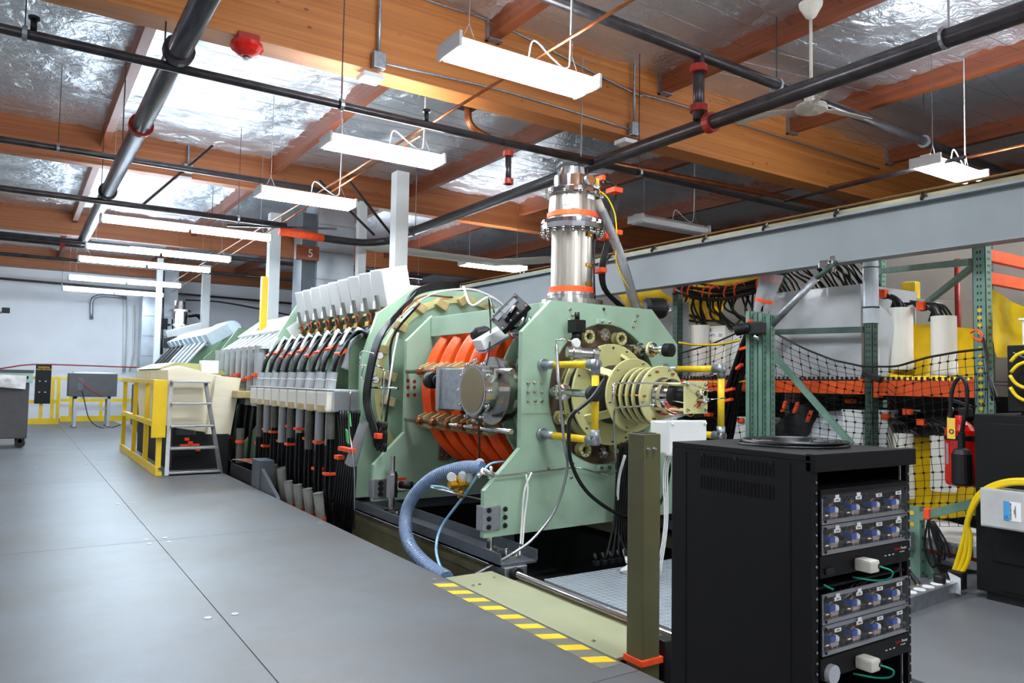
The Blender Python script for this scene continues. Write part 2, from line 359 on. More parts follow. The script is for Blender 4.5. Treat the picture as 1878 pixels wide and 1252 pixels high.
# support strings crossing the near foil bays
mb=MB()
for k in (3,4,5,6):
    for i in range(16):
        x0,x1=NEARX[k]+.05,NEARX[k+1]-.05; y=1.2+i*.36; mb.bar((x0,y,4.93),(x1,y+random.uniform(-.5,.5),4.93),.004)
tag(mb.build('insulation_wire',ALU,ce),kind='stuff')
mb=MB()
for k in (2,3,4,5,6):
    for i in range(15):
        x0,x1=FARX[k]+.05,FARX[k+1]-.05; y=7.0+i*.36; mb.bar((x0,y,4.8),(x1,y+random.uniform(-.5,.5),4.8),.004)
tag(mb.build('insulation_wire',ALU,ce),kind='stuff')
# columns
for x,y,s,n in ((4.67,10.2,.2,'beside the tall duct'),(4.92,12.3,.14,''),(3.95,14.2,.2,''),(3.05,21.5,.14,''),(4.3,22,.2,'')):
    struct('trim_column',MB().box((x-s/2,y-s/2,-.9),(x+s/2,y+s/2,4.4)),WHITE)
# ================================================================= LIGHTS
DIFF=emis('fluorescent_diffuser',(.86,.93,1.0),TUBE); DIFFB=emis('fluorescent_tube_glass',(.70,.85,1.0),TUBE*1.15)
def fixture(name,label,x0,x1,y,z,wd=.28,group=None,wire=True,tubes=0,lit=True):
    t=thing(name,label,'light',((x0+x1)/2,y,z),group); L=x1-x0
    MB().prism([(y-wd*.26,z+.03),(y-wd*.16,z+.09),(y+wd*.16,z+.09),(y+wd*.26,z+.03)],'x',x0,x1).build('housing',WHITE,t)
    if tubes:
        n=2
        for i in range(n): MB().cyl((x0+L*i/n+.03,y,z),(x0+L*(i+1)/n-.03,y,z),.03,n=10).build('lamp_tube',DIFFB,t)
        for i in range(n): MB().cyl((x0+L*i/n+.03,y-.07,z),(x0+L*(i+1)/n-.03,y-.07,z),.03,n=10).build('lamp_tube',DIFFB,t)
    else:
        m=DIFF if lit else WHITE
        mb=MB()
        mb.prism([(y-wd*.27,z+.05),(y-wd*.47,z+.03),(y-wd*.49,z),(y-wd*.4,z-.035),(y-wd*.22,z-.045),(y,z-.03),(y+wd*.22,z-.045),(y+wd*.4,z-.035),(y+wd*.49,z),(y+wd*.47,z+.03),(y+wd*.27,z+.05),(y,z+.028)],'x',x0+.025,x1-.025)
        mb.build('diffuser',m,t)
    for xx in (x0,x1): MB().bbox((xx-.012,y-wd/2-.01,z-.03),(xx+.012,y+wd/2+.01,z+.075),.004).build('end_cap',WHITE,t)
    for xx in (x0+.15,x1-.15):
        mb=MB(); mb.bar((xx-.06,y,z+.09),(xx,y,z+.22),.004); mb.bar((xx+.06,y,z+.09),(xx,y,z+.22),.004); mb.bar((xx,y,z+.22),(xx,y,4.95),.005)
        mb.build('chain',ALU,t)
    if wire: MB().tube([(x0+.55*L,y+.02,z+.09),(x0+.58*L,y,z+.25),(x0+.72*L,y,z+.16),(x0+.83*L,y,z+.12),(x1-.17,y,z+.3),(x1-.16,y,4.9)],.006,5).build('power_cord',WHITE,t)
    return t
G='suspended fluorescent fixtures over the machine'
for i,(y,l) in enumerate(((4.42,'large glowing wraparound fixture hanging nearest, in front of the big timber beam'),(6.86,'glowing wraparound fixture second from the front over the walkway side'),(9.25,'glowing wraparound fixture third from the front, before the long tube rows'))):
    fixture('ceiling_light',l,2.36,3.56,y,3.55,.30,G)
for i,y in enumerate((12.3,15.05,16.85,20.2,22.9)):
    fixture('tube_light','long double fluorescent tube fixture, %s of the five far rows counted from the front'%ORD[i],.93,3.35,y,3.55,.2,'long tube fixtures toward the far wall',wire=False,tubes=1)
fixture('ceiling_light','small glowing fixture hanging at far right above the grey crane beam',7.62,8.6,4.0,3.6,.3,'lights on the right')
fixture('ceiling_light','glowing fixture seen small behind the yellow-green machine top, right of the white column',7.0,8.4,12.4,3.55,.3,'lights on the right',wire=False)
fixture('ceiling_light','farther small glowing fixture directly right of the white column',6.6,8.0,16.0,3.45,.3,'lights on the right',wire=False)
fixture('ceiling_light','unlit white fixture hanging above the crane beam near the vacuum pump',7.0,8.3,7.6,3.55,.3,'lights on the right',lit=False)
# hall fixtures outside the frame; the first is added to brighten the racks
for i_,(x0,y) in enumerate(((6.7,1.7),(2.36,1.6),(2.36,-1.6),(-3.2,2.0),(-3.2,6.0),(-3.2,10.5),(-3.2,15.5),(-3.2,20.5),(7.6,.2),(7.0,-3.0),(-3.2,-2.5))):
    fixture('ceiling_light','wraparound fixture outside the picture, %s'%('added at right to brighten the racks','over the walkway behind the camera','far behind the camera over the walkway','left of the camera over the walkway','left of the big beam','left of the second beam','left of the middle hall','left of the far hall','right of and behind the camera','far right behind the camera','far left behind the camera')[i_],x0,x0+1.2,y,3.55,.3,'fixtures outside the picture',wire=False)
# ================================================================= OVERHEAD PIPES
def flangering(parent,c,axis,r,m=REDP):
    MB().ring(c,axis,r*1.35,r*.95,.07,16).build('coupling',m,parent)
t=thing('sprinkler_main','thick dark steel pipe running away over the walkway at left, red couplings','pipe',(.9,8,3.7))
MB().cyl((.9,-1,3.7),(.9,15.3,3.7),.082,n=20).build('pipe',PIPEL,t)
for y in (5.9,7.9,11): flangering(t,(.9,y,3.7),(0,1,0),.082,REDP if y==7.9 else PIPE)
MB().tube([(.9,15.3,3.7),(.88,15.5,3.69),(.7,15.6,3.68),(-3,15.6,3.68)],.08,12).build('elbow',PIPE,t); flangering(t,(.6,15.6,3.68),(1,0,0),.08)
for y in (3.2,6.6,9.5,12.0): MB().bar((.9,y,3.78),(.9,y,4.9),.012).build('hanger_rod',PIPE,t)
t=thing('sprinkler_main','thick dark steel pipe slanting over the machine from the upper right corner, red coupling','pipe',(5.15,6,3.63))
MB().tube([(5.07,-1,3.635),P(1878,21,z=3.62),P(1303,225,z=3.62),P(1100,297,z=3.62),(5.06,11.3,3.62)],.066,18,1).build('pipe',PIPE,t)
flangering(t,P(1303,225,z=3.62),(0,1,0),.066,REDP)
for y in (2.5,6.4,10.5):
    MB().ring((5.03,y,3.62),(0,1,0),.08,.064,.02,16).build('hanger_clip',GALV,t); MB().bar((5.08,y,3.7),(5.08,y,4.9),.01).build('hanger_rod',ALU,t)
MB().tube([(5.06,11.3,3.62),(5.0,11.5,3.6),(4.6,11.6,3.55),(3.9,11.6,3.55)],.06,10).build('elbow',PIPE,t)
MB().cyl((4.0,11.6,3.55),(3.3,11.6,3.58),.065,n=12).build('orange_section',STRAP,t)
def crosspipe(label,pts,r,m,name='branch_pipe',hang=(),k=1):
    t=thing(name,label,'pipe',pts[0]); MB().tube(pts,r,10,k).build('pipe',m,t)
    for p in hang:
        MB().ring(p,(1,0,0),r*1.5,r,.03,14).build('hanger_clip',GALV,t); MB().bar(Vector(p)+V(0,0,r),(p[0],p[1],4.95),.008).build('hanger_rod',PIPE,t)
    return t
t=crosspipe('dark branch pipe crossing under the foil just behind the big timber beam',[(-6,6.03,3.62),(9.5,6.05,3.62)],.035,PIPE,hang=((-.05,6.03,3.62),(2.2,6.03,3.62),(5.6,6.04,3.62)))
for x in (.0,3.0): MB().cyl((x,6.03,3.65),(x,6.03,3.73),.02).cyl((x,6.03,3.73),(x,6.03,3.75),.035).build('sprinkler_head',BLK,t)
MB().cyl(P(932,285,y=6.03),P(932,335,y=6.03),.03).build('drop_pipe',PIPE,t); MB().ring(P(932,282,y=6.03),(0,0,1),.05,.03,.05).ring(P(932,333,y=6.03),(0,0,1),.05,.03,.05).build('coupling',REDP,t)
crosspipe('dark branch pipe crossing in front of the big timber beam, above the front light',[(1.0,4.5,4.25),(4.955,4.59,4.25),(9.8,4.7,4.25),(14,4.8,4.25)],.05,PIPE,hang=((6.1,4.63,4.25),(8.9,4.68,4.25)))
t=thing('pipe_riser','short vertical dark pipe with two red couplings joining the overhead pipes','pipe',(4.965,4.59,3.62))
MB().cyl((4.965,4.59,3.66),(4.965,4.59,4.25),.05).build('pipe',PIPE,t)
for z in (3.76,4.12): MB().ring((4.965,4.59,z),(0,0,1),.078,.05,.06,14).build('coupling',REDP,t)
crosspipe('black branch pipe crossing above the first long tube row',[(-6,11.15,3.6),(3.3,11.24,3.6)],.04,PIPE,hang=((-.8,11.16,3.6),(2.6,11.24,3.6)))
crosspipe('thin dark pipe along the second timber beam, far left',[(-6,10.2,3.95),(3.6,10.2,3.95)],.04,PIPE,hang=((.3,10.2,3.95),))
crosspipe('black pipe crossing beyond the large left pipe elbow',[(-6,15.0,3.62),(7.5,15.1,3.62)],.045,PIPE,hang=((3,15.05,3.62),(5,15.1,3.62)))
crosspipe('thin black pipe crossing the hall near the far tube lights',[(-6,18.4,3.75),(10,18.6,3.75)],.04,PIPE,hang=((3,18.5,3.75),(6,18.5,3.75)))
crosspipe('thin black pipe in front of the far wall at lamp height',[(-6,25.0,4.0),(13,25.0,3.75)],.035,PIPE,hang=((1,25,3.9),))
crosspipe('pale insulated pipe behind the turbopump tower under the timber',[(4.9,12.2,3.62),(7.6,12.2,3.6),(8.9,10.2,3.6)],.07,CREAMP)
t=crosspipe('copper pipe dropping from the foil and running right beside the dark branch pipe',[P(858,196,y=7),P(860,222,y=7),P(874,240,y=7),P(905,256,y=7),P(930,262,y=7),P(1500,374,y=7),P(1640,402,y=7)],.04,COPPER,hang=(),k=4)
q=P(858,196,y=7); MB().box(q-V(.09,.06,.02),q+V(.09,.08,.08)).build('duct_collar',BLK,t)
crosspipe('thin bright copper tube running away beneath the timber beams above the lights',[(3.34,-1,3.9),(3.5,24,3.9)],.014,COPPER)
crosspipe('second thin copper tube beside the bright one, toward the far tubes',[(3.42,7,3.86),(3.75,24,3.8)],.012,COPPER)
crosspipe('copper tube at right, passing behind the small right light',[(8.9,1.5,3.9),(8.7,5.8,3.9)],.02,COPPER)
crosspipe('thin dark pipe rising from the beam foot toward the right light',[P(1440,368,z=3.6),P(1770,288,z=3.6)],.02,PIPE)
# braces, jboxes, conduit on the beam
t=thing('pipe_brace','thin black diagonal brace rods under the foil near the long tube rows','brace',(1.2,11.6,3.6))
MB().bar((1.3,11.25,3.58),(2.3,11.7,4.75),.03).build('rod',PIPE,t)
t=thing('pipe_brace','thin black v-shaped brace rods above the end of the right main pipe','brace',(4.9,11.2,3.6))
MB().bar((4.7,11.2,3.62),(3.7,11.0,4.3),.03).bar((5.0,11.2,3.66),(4.0,10.7,4.35),.03).bar((4.0,11.0,3.6),(2.6,11.9,3.62),.03).build('rod',PIPE,t)
def jbox(label,p,zt):
    t=thing('junction_box',label,'electrical box',p); x,y,z=p
    MB().bbox((x-.06,y-.07,z),(x+.06,y,z+.15),.006).build('box',GALV,t); MB().bbox((x-.14,y-.03,z-.09),(x+.06,y+.16,z-.04),.006).build('sensor_housing',WHITE,t)
    MB().cyl((x,y-.03,z+.15),(x,y-.03,zt),.016).build('conduit',GALV,t)
jbox('grey electrical box with conduit at the bottom edge of the big beam, left of centre',(2.7,6.48,4.2),5.3)
jbox('grey electrical box on the big beam bottom, right of the turbopump tower',(5.9,6.48,4.2),5.3)
jbox('small white box on the second beam behind the large left pipe',(2.1,12.46,4.45),4.9)
for pts,l in (([(1.9,6.47,5.1),(3.2,6.47,5.02),(4.1,6.47,5.0),(5.9,6.47,4.72),(6.5,6.47,4.74),(11,6.47,4.7)],'grey conduit run along the top of the big beam'),([(2.76,6.47,4.28),(4.2,6.47,4.32),(5.9,6.47,4.27)],'thin grey conduit low on the big beam between the two boxes')):
    solo('conduit',MB().tube(pts,.012,6),GALV,l,'conduit')
# alarm bell
t=thing('alarm_bell','round red alarm bell under the big timber beam at upper left','bell',(1.5,6.5,4.1))
c=P(452,93,y=6.55); MB().lathe(c+V(0,0,.07),(0,0,-1),[(0,.05),(.01,.13),(.05,.14),(.09,.11),(.12,.05)],24).build('gong',RED,t); MB().bbox(c+V(-.09,-.08,.02),c+V(.09,.08,.13),.01).build('back_box',REDP,t); MB().cyl(c+V(0,0,-.05),c+V(0,0,-.08),.025).build('lens',ALU,t)
MB().tube([c+V(-.05,0,.12),c+V(-.6,0,.16),c+V(-1.9,-.05,.3)],.004,5).build('red_wire',REDW,t)
# ceiling fan
t=thing('ceiling_fan','white three-blade ceiling fan hanging at upper right','fan',(5.72,3.98,3.8)); x,y=5.60,3.90
MB().lathe((x,y,4.62),(0,0,-1),[(0,.1),(.03,.095),(.12,.045),(.14,.02)],20).build('canopy',CREAMP,t)
MB().cyl((x,y,4.5),(x,y,3.78),.014).build('down_rod',CREAMP,t)
MB().box((x-.03,y-.03,4.6),(x+.03,y+.03,5.2)).build('mount_block',PUR,t)
MB().lathe((x,y,3.80),(0,0,-1),[(0,.03),(.02,.06),(.07,.06),(.08,.125),(.11,.135),(.13,.125),(.15,.06)],24).build('motor',CREAMP,t)
for a in (-.15,1.95,4.04):
    d=V(math.cos(a),math.sin(a),0); s_=V(-d.y,d.x,0); c=V(x,y,3.71)
    mb=MB(); mb.obox(c+d*.17,d*.06,s_*.02,V(0,0,.004)); mb.add([c+d*.2-s_*.04,c+d*.2+s_*.04,c+d*.66+s_*.07+V(0,0,.02),c+d*.66-s_*.07-V(0,0,.02)]+[q+V(0,0,.006) for q in (c+d*.2-s_*.04,c+d*.2+s_*.04,c+d*.66+s_*.07+V(0,0,.02),c+d*.66-s_*.07-V(0,0,.02))],[(0,1,2,3),(7,6,5,4),(0,4,5,1),(1,5,6,2),(2,6,7,3),(3,7,4,0)])
    mb.build('blade',CREAMP,t)
# tall duct behind; the numbered timber beam end is grouped with it
t=thing('air_duct','large rectangular galvanised duct standing behind the white boxes','duct',(4.2,12.6,2))
a=P(583,440,y=13.2); b=P(648,520,y=13.2); MB().box((a.x,13.2,.8),(b.x,13.9,4.55)).build('duct_body',DUCT,t)
for z in (2.6,3.1,3.6,4.1): MB().box((a.x-.01,13.18,z),(b.x+.01,13.92,z+.025)).build('seam',GALV,t)
MB().box((a.x-.25,13.3,.8),(a.x,13.8,4.3)).build('side_channel',SLATE,t)
a=P(562,455,y=13.0); b=P(583,475,y=13.0); MB().box((a.x-.18,13.0,b.z-.03),(b.x+.02,13.1,a.z+.05)).build('numbered_beam_end',PUR,t); text('5',.2,CREAMP,t,((a.x+b.x)/2-.03,12.995,(a.z+b.z)/2),(1,0,0),(0,0,1),'number')
# grey crane beam
t=thing('crane_beam','long grey painted steel crane girder running away above the racks','beam',(5.5,5,2.3))
XB=5.5
MB().box((XB+.05,-2,2.33),(XB+.064,13,2.68)).build('web',CRANE,t)
MB().box((XB-.02,-2,2.31),(XB+.13,13,2.33)).build('bottom_flange',CRANE,t); MB().box((XB-.02,-2,2.68),(XB+.13,13,2.70)).build('top_flange',CRANE,t)
MB().box((XB+.02,-2,2.70),(XB+.08,13,2.74)).build('rail',BRONZE,t)
MB().tube([(XB+.0,-2,2.76),(XB,13,2.76)],.01,6,1).build('conductor_cable',mat('brown_cable','7a5a2c',.5),t); 
for y in (1.5,2.2,2.9,3.6,4.3,5.0,5.7,6.4,7.1): MB().bar((XB-.03,y,2.69),(XB+.05,y+.02,2.78),.02).build('rail_clip',PIPE,t)
for y in (-1.9,12.8): MB().box((XB,y,-.01 if y<0 else 0),(XB+.15,y+.15,2.31)).build('support_leg',CRANE,t)
# ================================================================= MACHINE
MX,MZ=4.0,1.22
mach=thing('plasma_machine','long pale green experimental machine on rails with orange coils and yellow discs','machine',(MX,4.74,.1))
PL=[(3.47,1.95),(4.54,1.95),(4.85,1.66),(4.85,.81),(5.11,.51),(5.11,.2),(2.89,.17),(2.89,.51),(3.2,.81),(3.2,1.69)]
BOLTM={}
def bolts(pts,r=.012,d=(0,-1,0),h=.012,m=STEEL,name='bolt',parent=None):
    # every bolt an object of its own, all alike ones sharing one mesh
    parent=parent or mach; d=Vector(d).normalized(); key=(round(r,4),tuple(round(x,3) for x in d),round(h,4),m.name)
    o=Vector((0,0,0)); p=parent
    while p is not None: o=o+p.location; p=p.parent
    if key not in BOLTM:
        mb=MB(); mb.cyl((0,0,0),d*h*.4,r*1.5,n=10); mb.cyl(d*h*.4,d*h*1.4,r,n=6); t_=mb.build(name,m); BOLTM[key]=t_.data; bpy.data.objects.remove(t_)
    for q in pts:
        b_=bpy.data.objects.new(name,BOLTM[key]); COL.objects.link(b_); b_.parent=parent; b_.location=Vector(q)-o
fp=MB().plate_hole(PL,(MX+.03,MZ-.0),.575,4.72,4.77).build('front_plate',G10,mach); tag(fp,'pale green front plate with a round opening')
mb=MB(); mb.ring((MX+.03,4.745,MZ),(0,1,0),.577,.57,.05,48); mb.build('opening_edge',G10e,fp)
bolts([P(x,y,y=4.72) for x,y in ((1045,567),(1050,578),(1168,579),(1164,588),(1161,599),(1044,587),(968,702),(980,702),(993,702),(968,719),(980,718),(993,719),(968,735),(981,735),(993,735),(1050,850),(1005,858),(1047,875))],.009,parent=fp)
MB().cyl(P(1107,567,y=4.725),P(1107,567,y=4.715),.013).build('drilled_hole',BLK,fp)
MB().box(V(3.2,4.717,1.068),V(3.47,4.719,1.071)).build('joint_line',G10e,fp)
for a,b in (((1096,585),(1123,596)),((1094,852),(1122,862))):
    p,q=P(*a,y=4.7),P(*b,y=4.7); MB().bbox((p.x,4.69,q.z),(q.x,4.72,p.z),.004).build('retainer_block',G10,fp)
    bolts([((p.x*.75+q.x*.25),4.69,(p.z+q.z)/2),((p.x*.25+q.x*.75),4.69,(p.z+q.z)/2)],.009,parent=fp)
for x0 in (2.87,4.93):
    MB().bbox((x0,4.70,.22),(x0+.15,4.8,.4),.006).build('foot_bracket',ALU,fp)
    bolts([(x0+dx,4.70,z) for dx in ((.05,.19) if x0<3 else (.0,)) for z in (.25,.31,.37)],.013,m=BLK,parent=fp)
    MB().lathe((x0+.09,4.745,.06),(0,0,1),[(0,.06),(.02,.06),(.03,.025),(.16,.025)],16).build('levelling_foot',STEEL,fp)
# brown flange with ports
bf=MB().ring((MX+.03,4.86,MZ),(0,1,0),.64,.12,.05,48).build('end_flange',BROWNP,mach)
for px,py in ((1080,617),(1139,621),(1033,766),(1073,825),(1135,819)):
    c=P(px,py,y=4.74); pt=MB().ring(c,(0,1,0),.055,.033,.025,24).ring(c+V(0,.06,0),(0,1,0),.055,.033,.02,24).cyl(c+V(0,.01,0),c+V(0,.09,0),.036,n=20,caps=False).build('port_ring',G10y,bf)
    MB().cyl(c+V(0,.04,0),c+V(0,.085,0),.031,n=20).build('port_bore',BLK,bf)
    bolts([c+V(.044*math.cos(a),-.012,.044*math.sin(a)) for a in [i*math.pi/4 for i in range(8)]],.004,h=.004,parent=bf,name='port_bolt')
for px,py in ((1107,613),(1104,830)):
    c=P(px,py,y=4.76); MB().ring(c,(0,1,0),.05,.028,.04,20).cyl(c,c+V(0,.05,0),.03).build('steel_port',CHROME,bf); bolts([c+V(.038*math.cos(a),-.02,.038*math.sin(a)) for a in [i*math.pi/3 for i in range(6)]],.007,parent=bf,name='port_bolt')
# arms with black knobs
for (a,b,nm) in (((1012,718),(1093,722),'left'),((1155,640),(1232,642),'right')):
    p=P(*a,y=4.78); q=P(*b,y=4.0)if nm=='left' else P(*b,y=4.35)
    d=(q-p).normalized(); L=(q-p).length
    o=MB().lathe(p,d,[(0,.055),(.12,.055),(.121,.04),(.2,.04),(.21,.06),(.25,.06),(.26,.03),(L-.1,.03),(L-.1,.045),(L-.05,.045)],18).build('feedthrough_arm',CHROME,mach)
    MB().lathe(q-d*.07,d,[(0,.045),(.005,.055),(.07,.055),(.075,.02)],18).build('knob',BLK,o); MB().ring(p+d*.23,d,.065,.03,.02,16).build('collar',G10y,o)
# steel gauge tee at top left of the opening
c=P(1040,645,y=4.5); o=MB().lathe(c,(1,-.35,-.05),[(0,.04),(.04,.04),(.041,.055),(.1,.055),(.101,.04),(.2,.042),(.201,.055),(.24,.055),(.25,.03)],16).build('gauge_tee',STEEL,mach)
c=P(1055,629,y=4.3); MB().lathe(c,(0,-1,.1),[(0,.034),(.02,.034),(.022,.03)],20).build('gauge_face',LABEL,o)
a=P(1058,610,y=4.6); MB().bbox(a+V(-.055,-.05,0),a+V(.05,.05,.1),.006).cyl(a+V(0,0,.1),a+V(0,0,.16),.02).cyl(a+V(0,0,-.06),a,.04).build('black_actuator',BLK,o)
MB().tube([P(1048,625,y=4.3),P(1020,624,y=4.35),P(1021,660,y=4.4),P(1022,700,y=4.4)],.007,6,2).build('thin_tube',CHROME,o)
# yellow disc stack
def disc(y,r,t=.018,nm='disc'): return MB().lathe((MX,y,MZ),(0,-1,0),[(0,r-.004),(.003,r),(t-.003,r),(t,r-.004)],40).build(nm,G10y,mach)
for y,r in ((4.83,.37),(4.76,.385),(4.62,.405)): disc(y,r,.022)
for y,r in ((4.36,.285),(4.29,.215),(4.22,.215),(4.15,.215),(4.06,.225)): disc(y,r)
MB().cyl((MX,4.9,MZ),(MX,4.62,MZ),.345,n=32).cyl((MX,4.62,MZ),(MX,4.36,MZ),.235,n=32).cyl((MX,4.36,MZ),(MX,4.05,MZ),.19,n=32).build('black_spool',BLK,mach)
for i in range(12):
    a=i*math.pi/6; 
for a in (math.radians(70),math.radians(140),math.radians(215),math.radians(300),math.radians(10)):
    d=V(math.cos(a),0,math.sin(a)); tn=V(-d.z,0,d.x); p=V(MX,4.6,MZ)+d*.33; q=V(MX,4.36,MZ)+d*.23
    MB().obox((p+q)/2,(q-p)/2,tn*.03,(q-p).normalized().cross(tn)*.012).build('strut',G10y,mach)
for a in (60,110,180,240,300,0): 
    a=math.radians(a); d=V(math.cos(a),0,math.sin(a))*.19; MB().cyl(V(MX,4.36,MZ)+d,V(MX,4.02,MZ)+d,.009,n=8).build('tie_rod',COPPER,mach)
bolts([V(MX+r*math.cos(a),y,MZ+r*math.sin(a)) for y,r in ((4.042,.205),(4.342,.26)) for a in [i*math.pi/3+.2 for i in range(6)]],.007,name='disc_bolt')
bolts([V(MX+.375*math.cos(a),4.598,MZ+.375*math.sin(a)) for a in [i*math.pi/8 for i in range(16)]],.005,name='disc_bolt',m=BLK)
# injector nose
o=MB().lathe((MX,4.04,MZ),(0,-1,0),[(0,.14),(.02,.14),(.021,.11),(.06,.11),(.061,.13),(.1,.13),(.101,.1),(.19,.1)],32).build('injector_nose',CHROME,mach)
MB().lathe((MX,3.9,MZ),(0,-1,0),[(0,.105),(.05,.105),(.06,.07),(.12,.06)],28).build('black_insulator',BLK,o)
c=V(MX+.015,3.72,MZ); MB().bbox(c+V(-.125,-.006,-.115),c+V(.105,.008,.115),.004).build('square_plate',G10y,o)
for dx,dz in ((-.1,.09),(.08,.09),(-.1,-.09),(.08,-.09)): MB().cyl(c+V(dx,.01,dz),(c.x+dx,4.02,c.z+dz*1.0),.012,n=8).build('standoff',G10y,o)
bolts([c+V(dx,-.006,dz) for dx,dz in ((-.1,.09),(.08,.09),(-.1,-.09),(.08,-.09))],.008,parent=o,name='plate_bolt')
mb=MB(); mb.cyl(c+V(0,-.005,.03),c+V(0,-.08,.03),.018); mb.cyl(c+V(.0,-.005,-.02),c+V(0,-.12,-.015),.012); mb.cyl(c+V(-.02,0,.045),c+V(.1,-.05,.045),.007); mb.cyl(c+V(0,-.1,-.015),c+V(.16,-.12,0),.004); mb.cyl(c+V(.0,-.05,-.05),c+V(.05,-.05,-.03),.01); mb.build('nozzle_fittings',CHROME,o)
MB().cyl(c+V(-.005,-.03,.045),c+V(.03,-.05,.045),.01).build('brass_fitting',BRASS,o)
random.seed(3)
for i,m_ in enumerate((REDW,REDW,CHROME,BRASS,BLK,REDW,CHROME,LABEL)):
    p=[c+V(-.1,.2+.03*i,-.02),c+V(-.12+random.uniform(-.05,.05),.1,-.06+random.uniform(-.07,.04)),c+V(-.02,.0+random.uniform(-.02,.05),-.12+random.uniform(-.03,.09)),c+V(.03,-.03,-.03+.01*i)]
    MB().tube(p,.004,5).build('sensor_wire',m_,o)
# gas lines across the stack
for pts,r,m_,nm in (([P(1125,704,y=3.95),P(1150,702,y=3.95),P(1235,704,y=3.85),P(1258,702,y=3.7),P(1297,714,y=3.65)],.006,CHROME,'gas_line'),
   ([P(1125,704,y=3.95),P(1124,740,y=3.95)],.009,CHROME,'gas_line'),
   ([P(1200,742,y=3.8),P(1160,746,y=3.95),P(1132,748,y=4.1),P(1126,765,y=4.2),P(1129,850,y=4.4),P(1127,866,y=4.5),P(1110,870,y=4.66),P(1060,858,y=4.67),P(1010,862,y=4.68),P(915,872,y=4.68),P(885,868,y=4.66)],.008,CHROME,'gas_line'),
   ([P(1021,630,y=4.4),P(1024,690,y=4.3),P(1030,760,y=4.3),P(1036,820,y=4.3),P(1040,860,y=4.4),P(1020,930,y=4.5),P(980,985,y=4.5),P(940,1015,y=4.5),P(870,1055,y=4.6)],.011,ALU,'braided_hose'),
   ([P(1112,690,y=3.98),P(1085,730,y=3.9),P(1050,760,y=3.9),P(1043,790,y=4.0),P(1048,850,y=4.2),P(1080,905,y=4.3),P(1140,945,y=4.4),P(1185,945,y=4.5),P(1215,915,y=4.6),P(1228,860,y=4.6),P(1222,838,y=4.3)],.014,CABLE,'power_cable'),
   ([P(1146,835,y=4.4),P(1135,880,y=4.5),P(1133,950,y=4.6),P(1142,1000,y=4.6),P(1150,1030,z=.02)],.012,LABEL,'white_cable'),
   ([P(965,870,y=4.66),P(968,900,y=4.66),P(962,950,y=4.66),P(955,1045,y=4.6)],.007,LABEL,'white_cable'),
   ([P(975,866,y=4.66),P(962,900,y=4.66),P(957,960,y=4.66),P(951,1045,y=4.6)],.007,LABEL,'white_cable')):
    t=MB().tube(pts,r,7).build(nm,m_,mach)
random.seed(5)
for i in range(7): MB().tube([P(1140+i*3,812,y=4.5+i*.02),P(1132+i*5,860,y=4.55),P(1127+i*4,950+i*5,y=4.55),P(1110+i*12,1030,y=4.5)],.011,6).build('signal_cable',CABLE,mach)
# yellow guard handles
for xx,lab in ((3.39,'left'),(4.68,'right')):
    yo=4.08
    h=MB().cyl((xx,4.72,1.44),(xx,4.55,1.44),.03).cyl((xx,4.71,1.44),(xx,4.69,1.44),.05).build('handle_socket',GALV,mach)
    MB().cyl((xx,4.72,.91),(xx,4.55,.91),.03).cyl((xx,4.71,.91),(xx,4.69,.91),.05).build('handle_socket',GALV,mach)
    for p_,q_ in (((xx,4.57,1.44),(xx,yo+.05,1.44)),((xx,4.57,.91),(xx,yo+.05,.91)),((xx,yo,1.40),(xx,yo,.95))): MB().cyl(p_,q_,.027).build('yellow_tube',YEL,h)
    for z,s_ in ((1.44,-1),(.91,1)):
        MB().cyl((xx,yo+.075,z),(xx,yo-.03,z),.034).cyl((xx,yo,z-s_*-.034),(xx,yo,z-s_*-.0),.034).cyl((xx,yo,z-s_*.034),(xx,yo,z+s_*.075),.034).build('elbow_fitting',GALV,h)
# white junction box hanging off the injector
a=P(1227,775,y=3.62); b=P(1290,832,y=3.62)
t=thing('junction_enclosure','white plastic enclosure box under the yellow disc stack nose','electrical box',(a.x,3.7,b.z))
z1=P(1227,773,y=3.62).z; z0=P(1227,834,y=3.62).z
MB().bbox((a.x,3.62,z0),(b.x,3.80,z1),.012).build('box_body',WPLA,t); MB().bbox((a.x-.01,3.60,z0-.006),(b.x+.01,3.64,z1+.006),.008).build('lid',WPLA,t)
bolts([(x,3.60,z) for x in (a.x+.012,b.x-.012) for z in (z0+.014,z1-.014)],.008,m=WPLA,parent=t,name='lid_screw')
MB().bar((a.x+.05,3.75,z1-.01),(MX,3.75,MZ-.1),.02).build('bracket',ALU,t)
for i in range(3): MB().tube([V(a.x+.08+.02*i,3.72,z0),V(a.x+.06+.02*i,3.73,z0-.15),V(a.x+.1+.015*i,3.76,z0-.5),V(a.x+.06+.02*i,3.8,z0-.86)],.005,5).build('white_cable',LABEL,t)
# second plate and the coil section
p2=MB().plate_hole([(x-.05,z) for x,z in PL],(MX,MZ),.4,6.63,6.69).build('second_plate',G10,mach)
bolts([P(x,y,y=6.63) for x,y in ((748,698),(760,699),(748,710),(760,710),(748,724),(760,724),(891,583))],.012,m=REDP,parent=p2)
for z0 in (P(822,598,y=6.6),P(815,825,y=6.6)): MB().bbox(z0+V(-.06,-.01,-.1),z0+V(.06,.02,.1),.005).build('cover_strip',BROWNP,p2); bolts([z0+V(dx,-.01,dz) for dx in(-.03,.03) for dz in (-.05,.05)],.01,parent=p2)
MB().bbox((2.83,6.6,.2),(2.97,6.72,.38),.006).build('foot_bracket',ALU,p2)
f_=MB().lathe((2.97,6.5,.1),(0,0,1),[(0,.07),(.02,.07),(.03,.03),(.12,.03),(.121,.055),(.33,.055),(.34,.045),(.36,.045),(.361,.025),(.5,.025)],8).build('jack_screw',STEEL,p2)
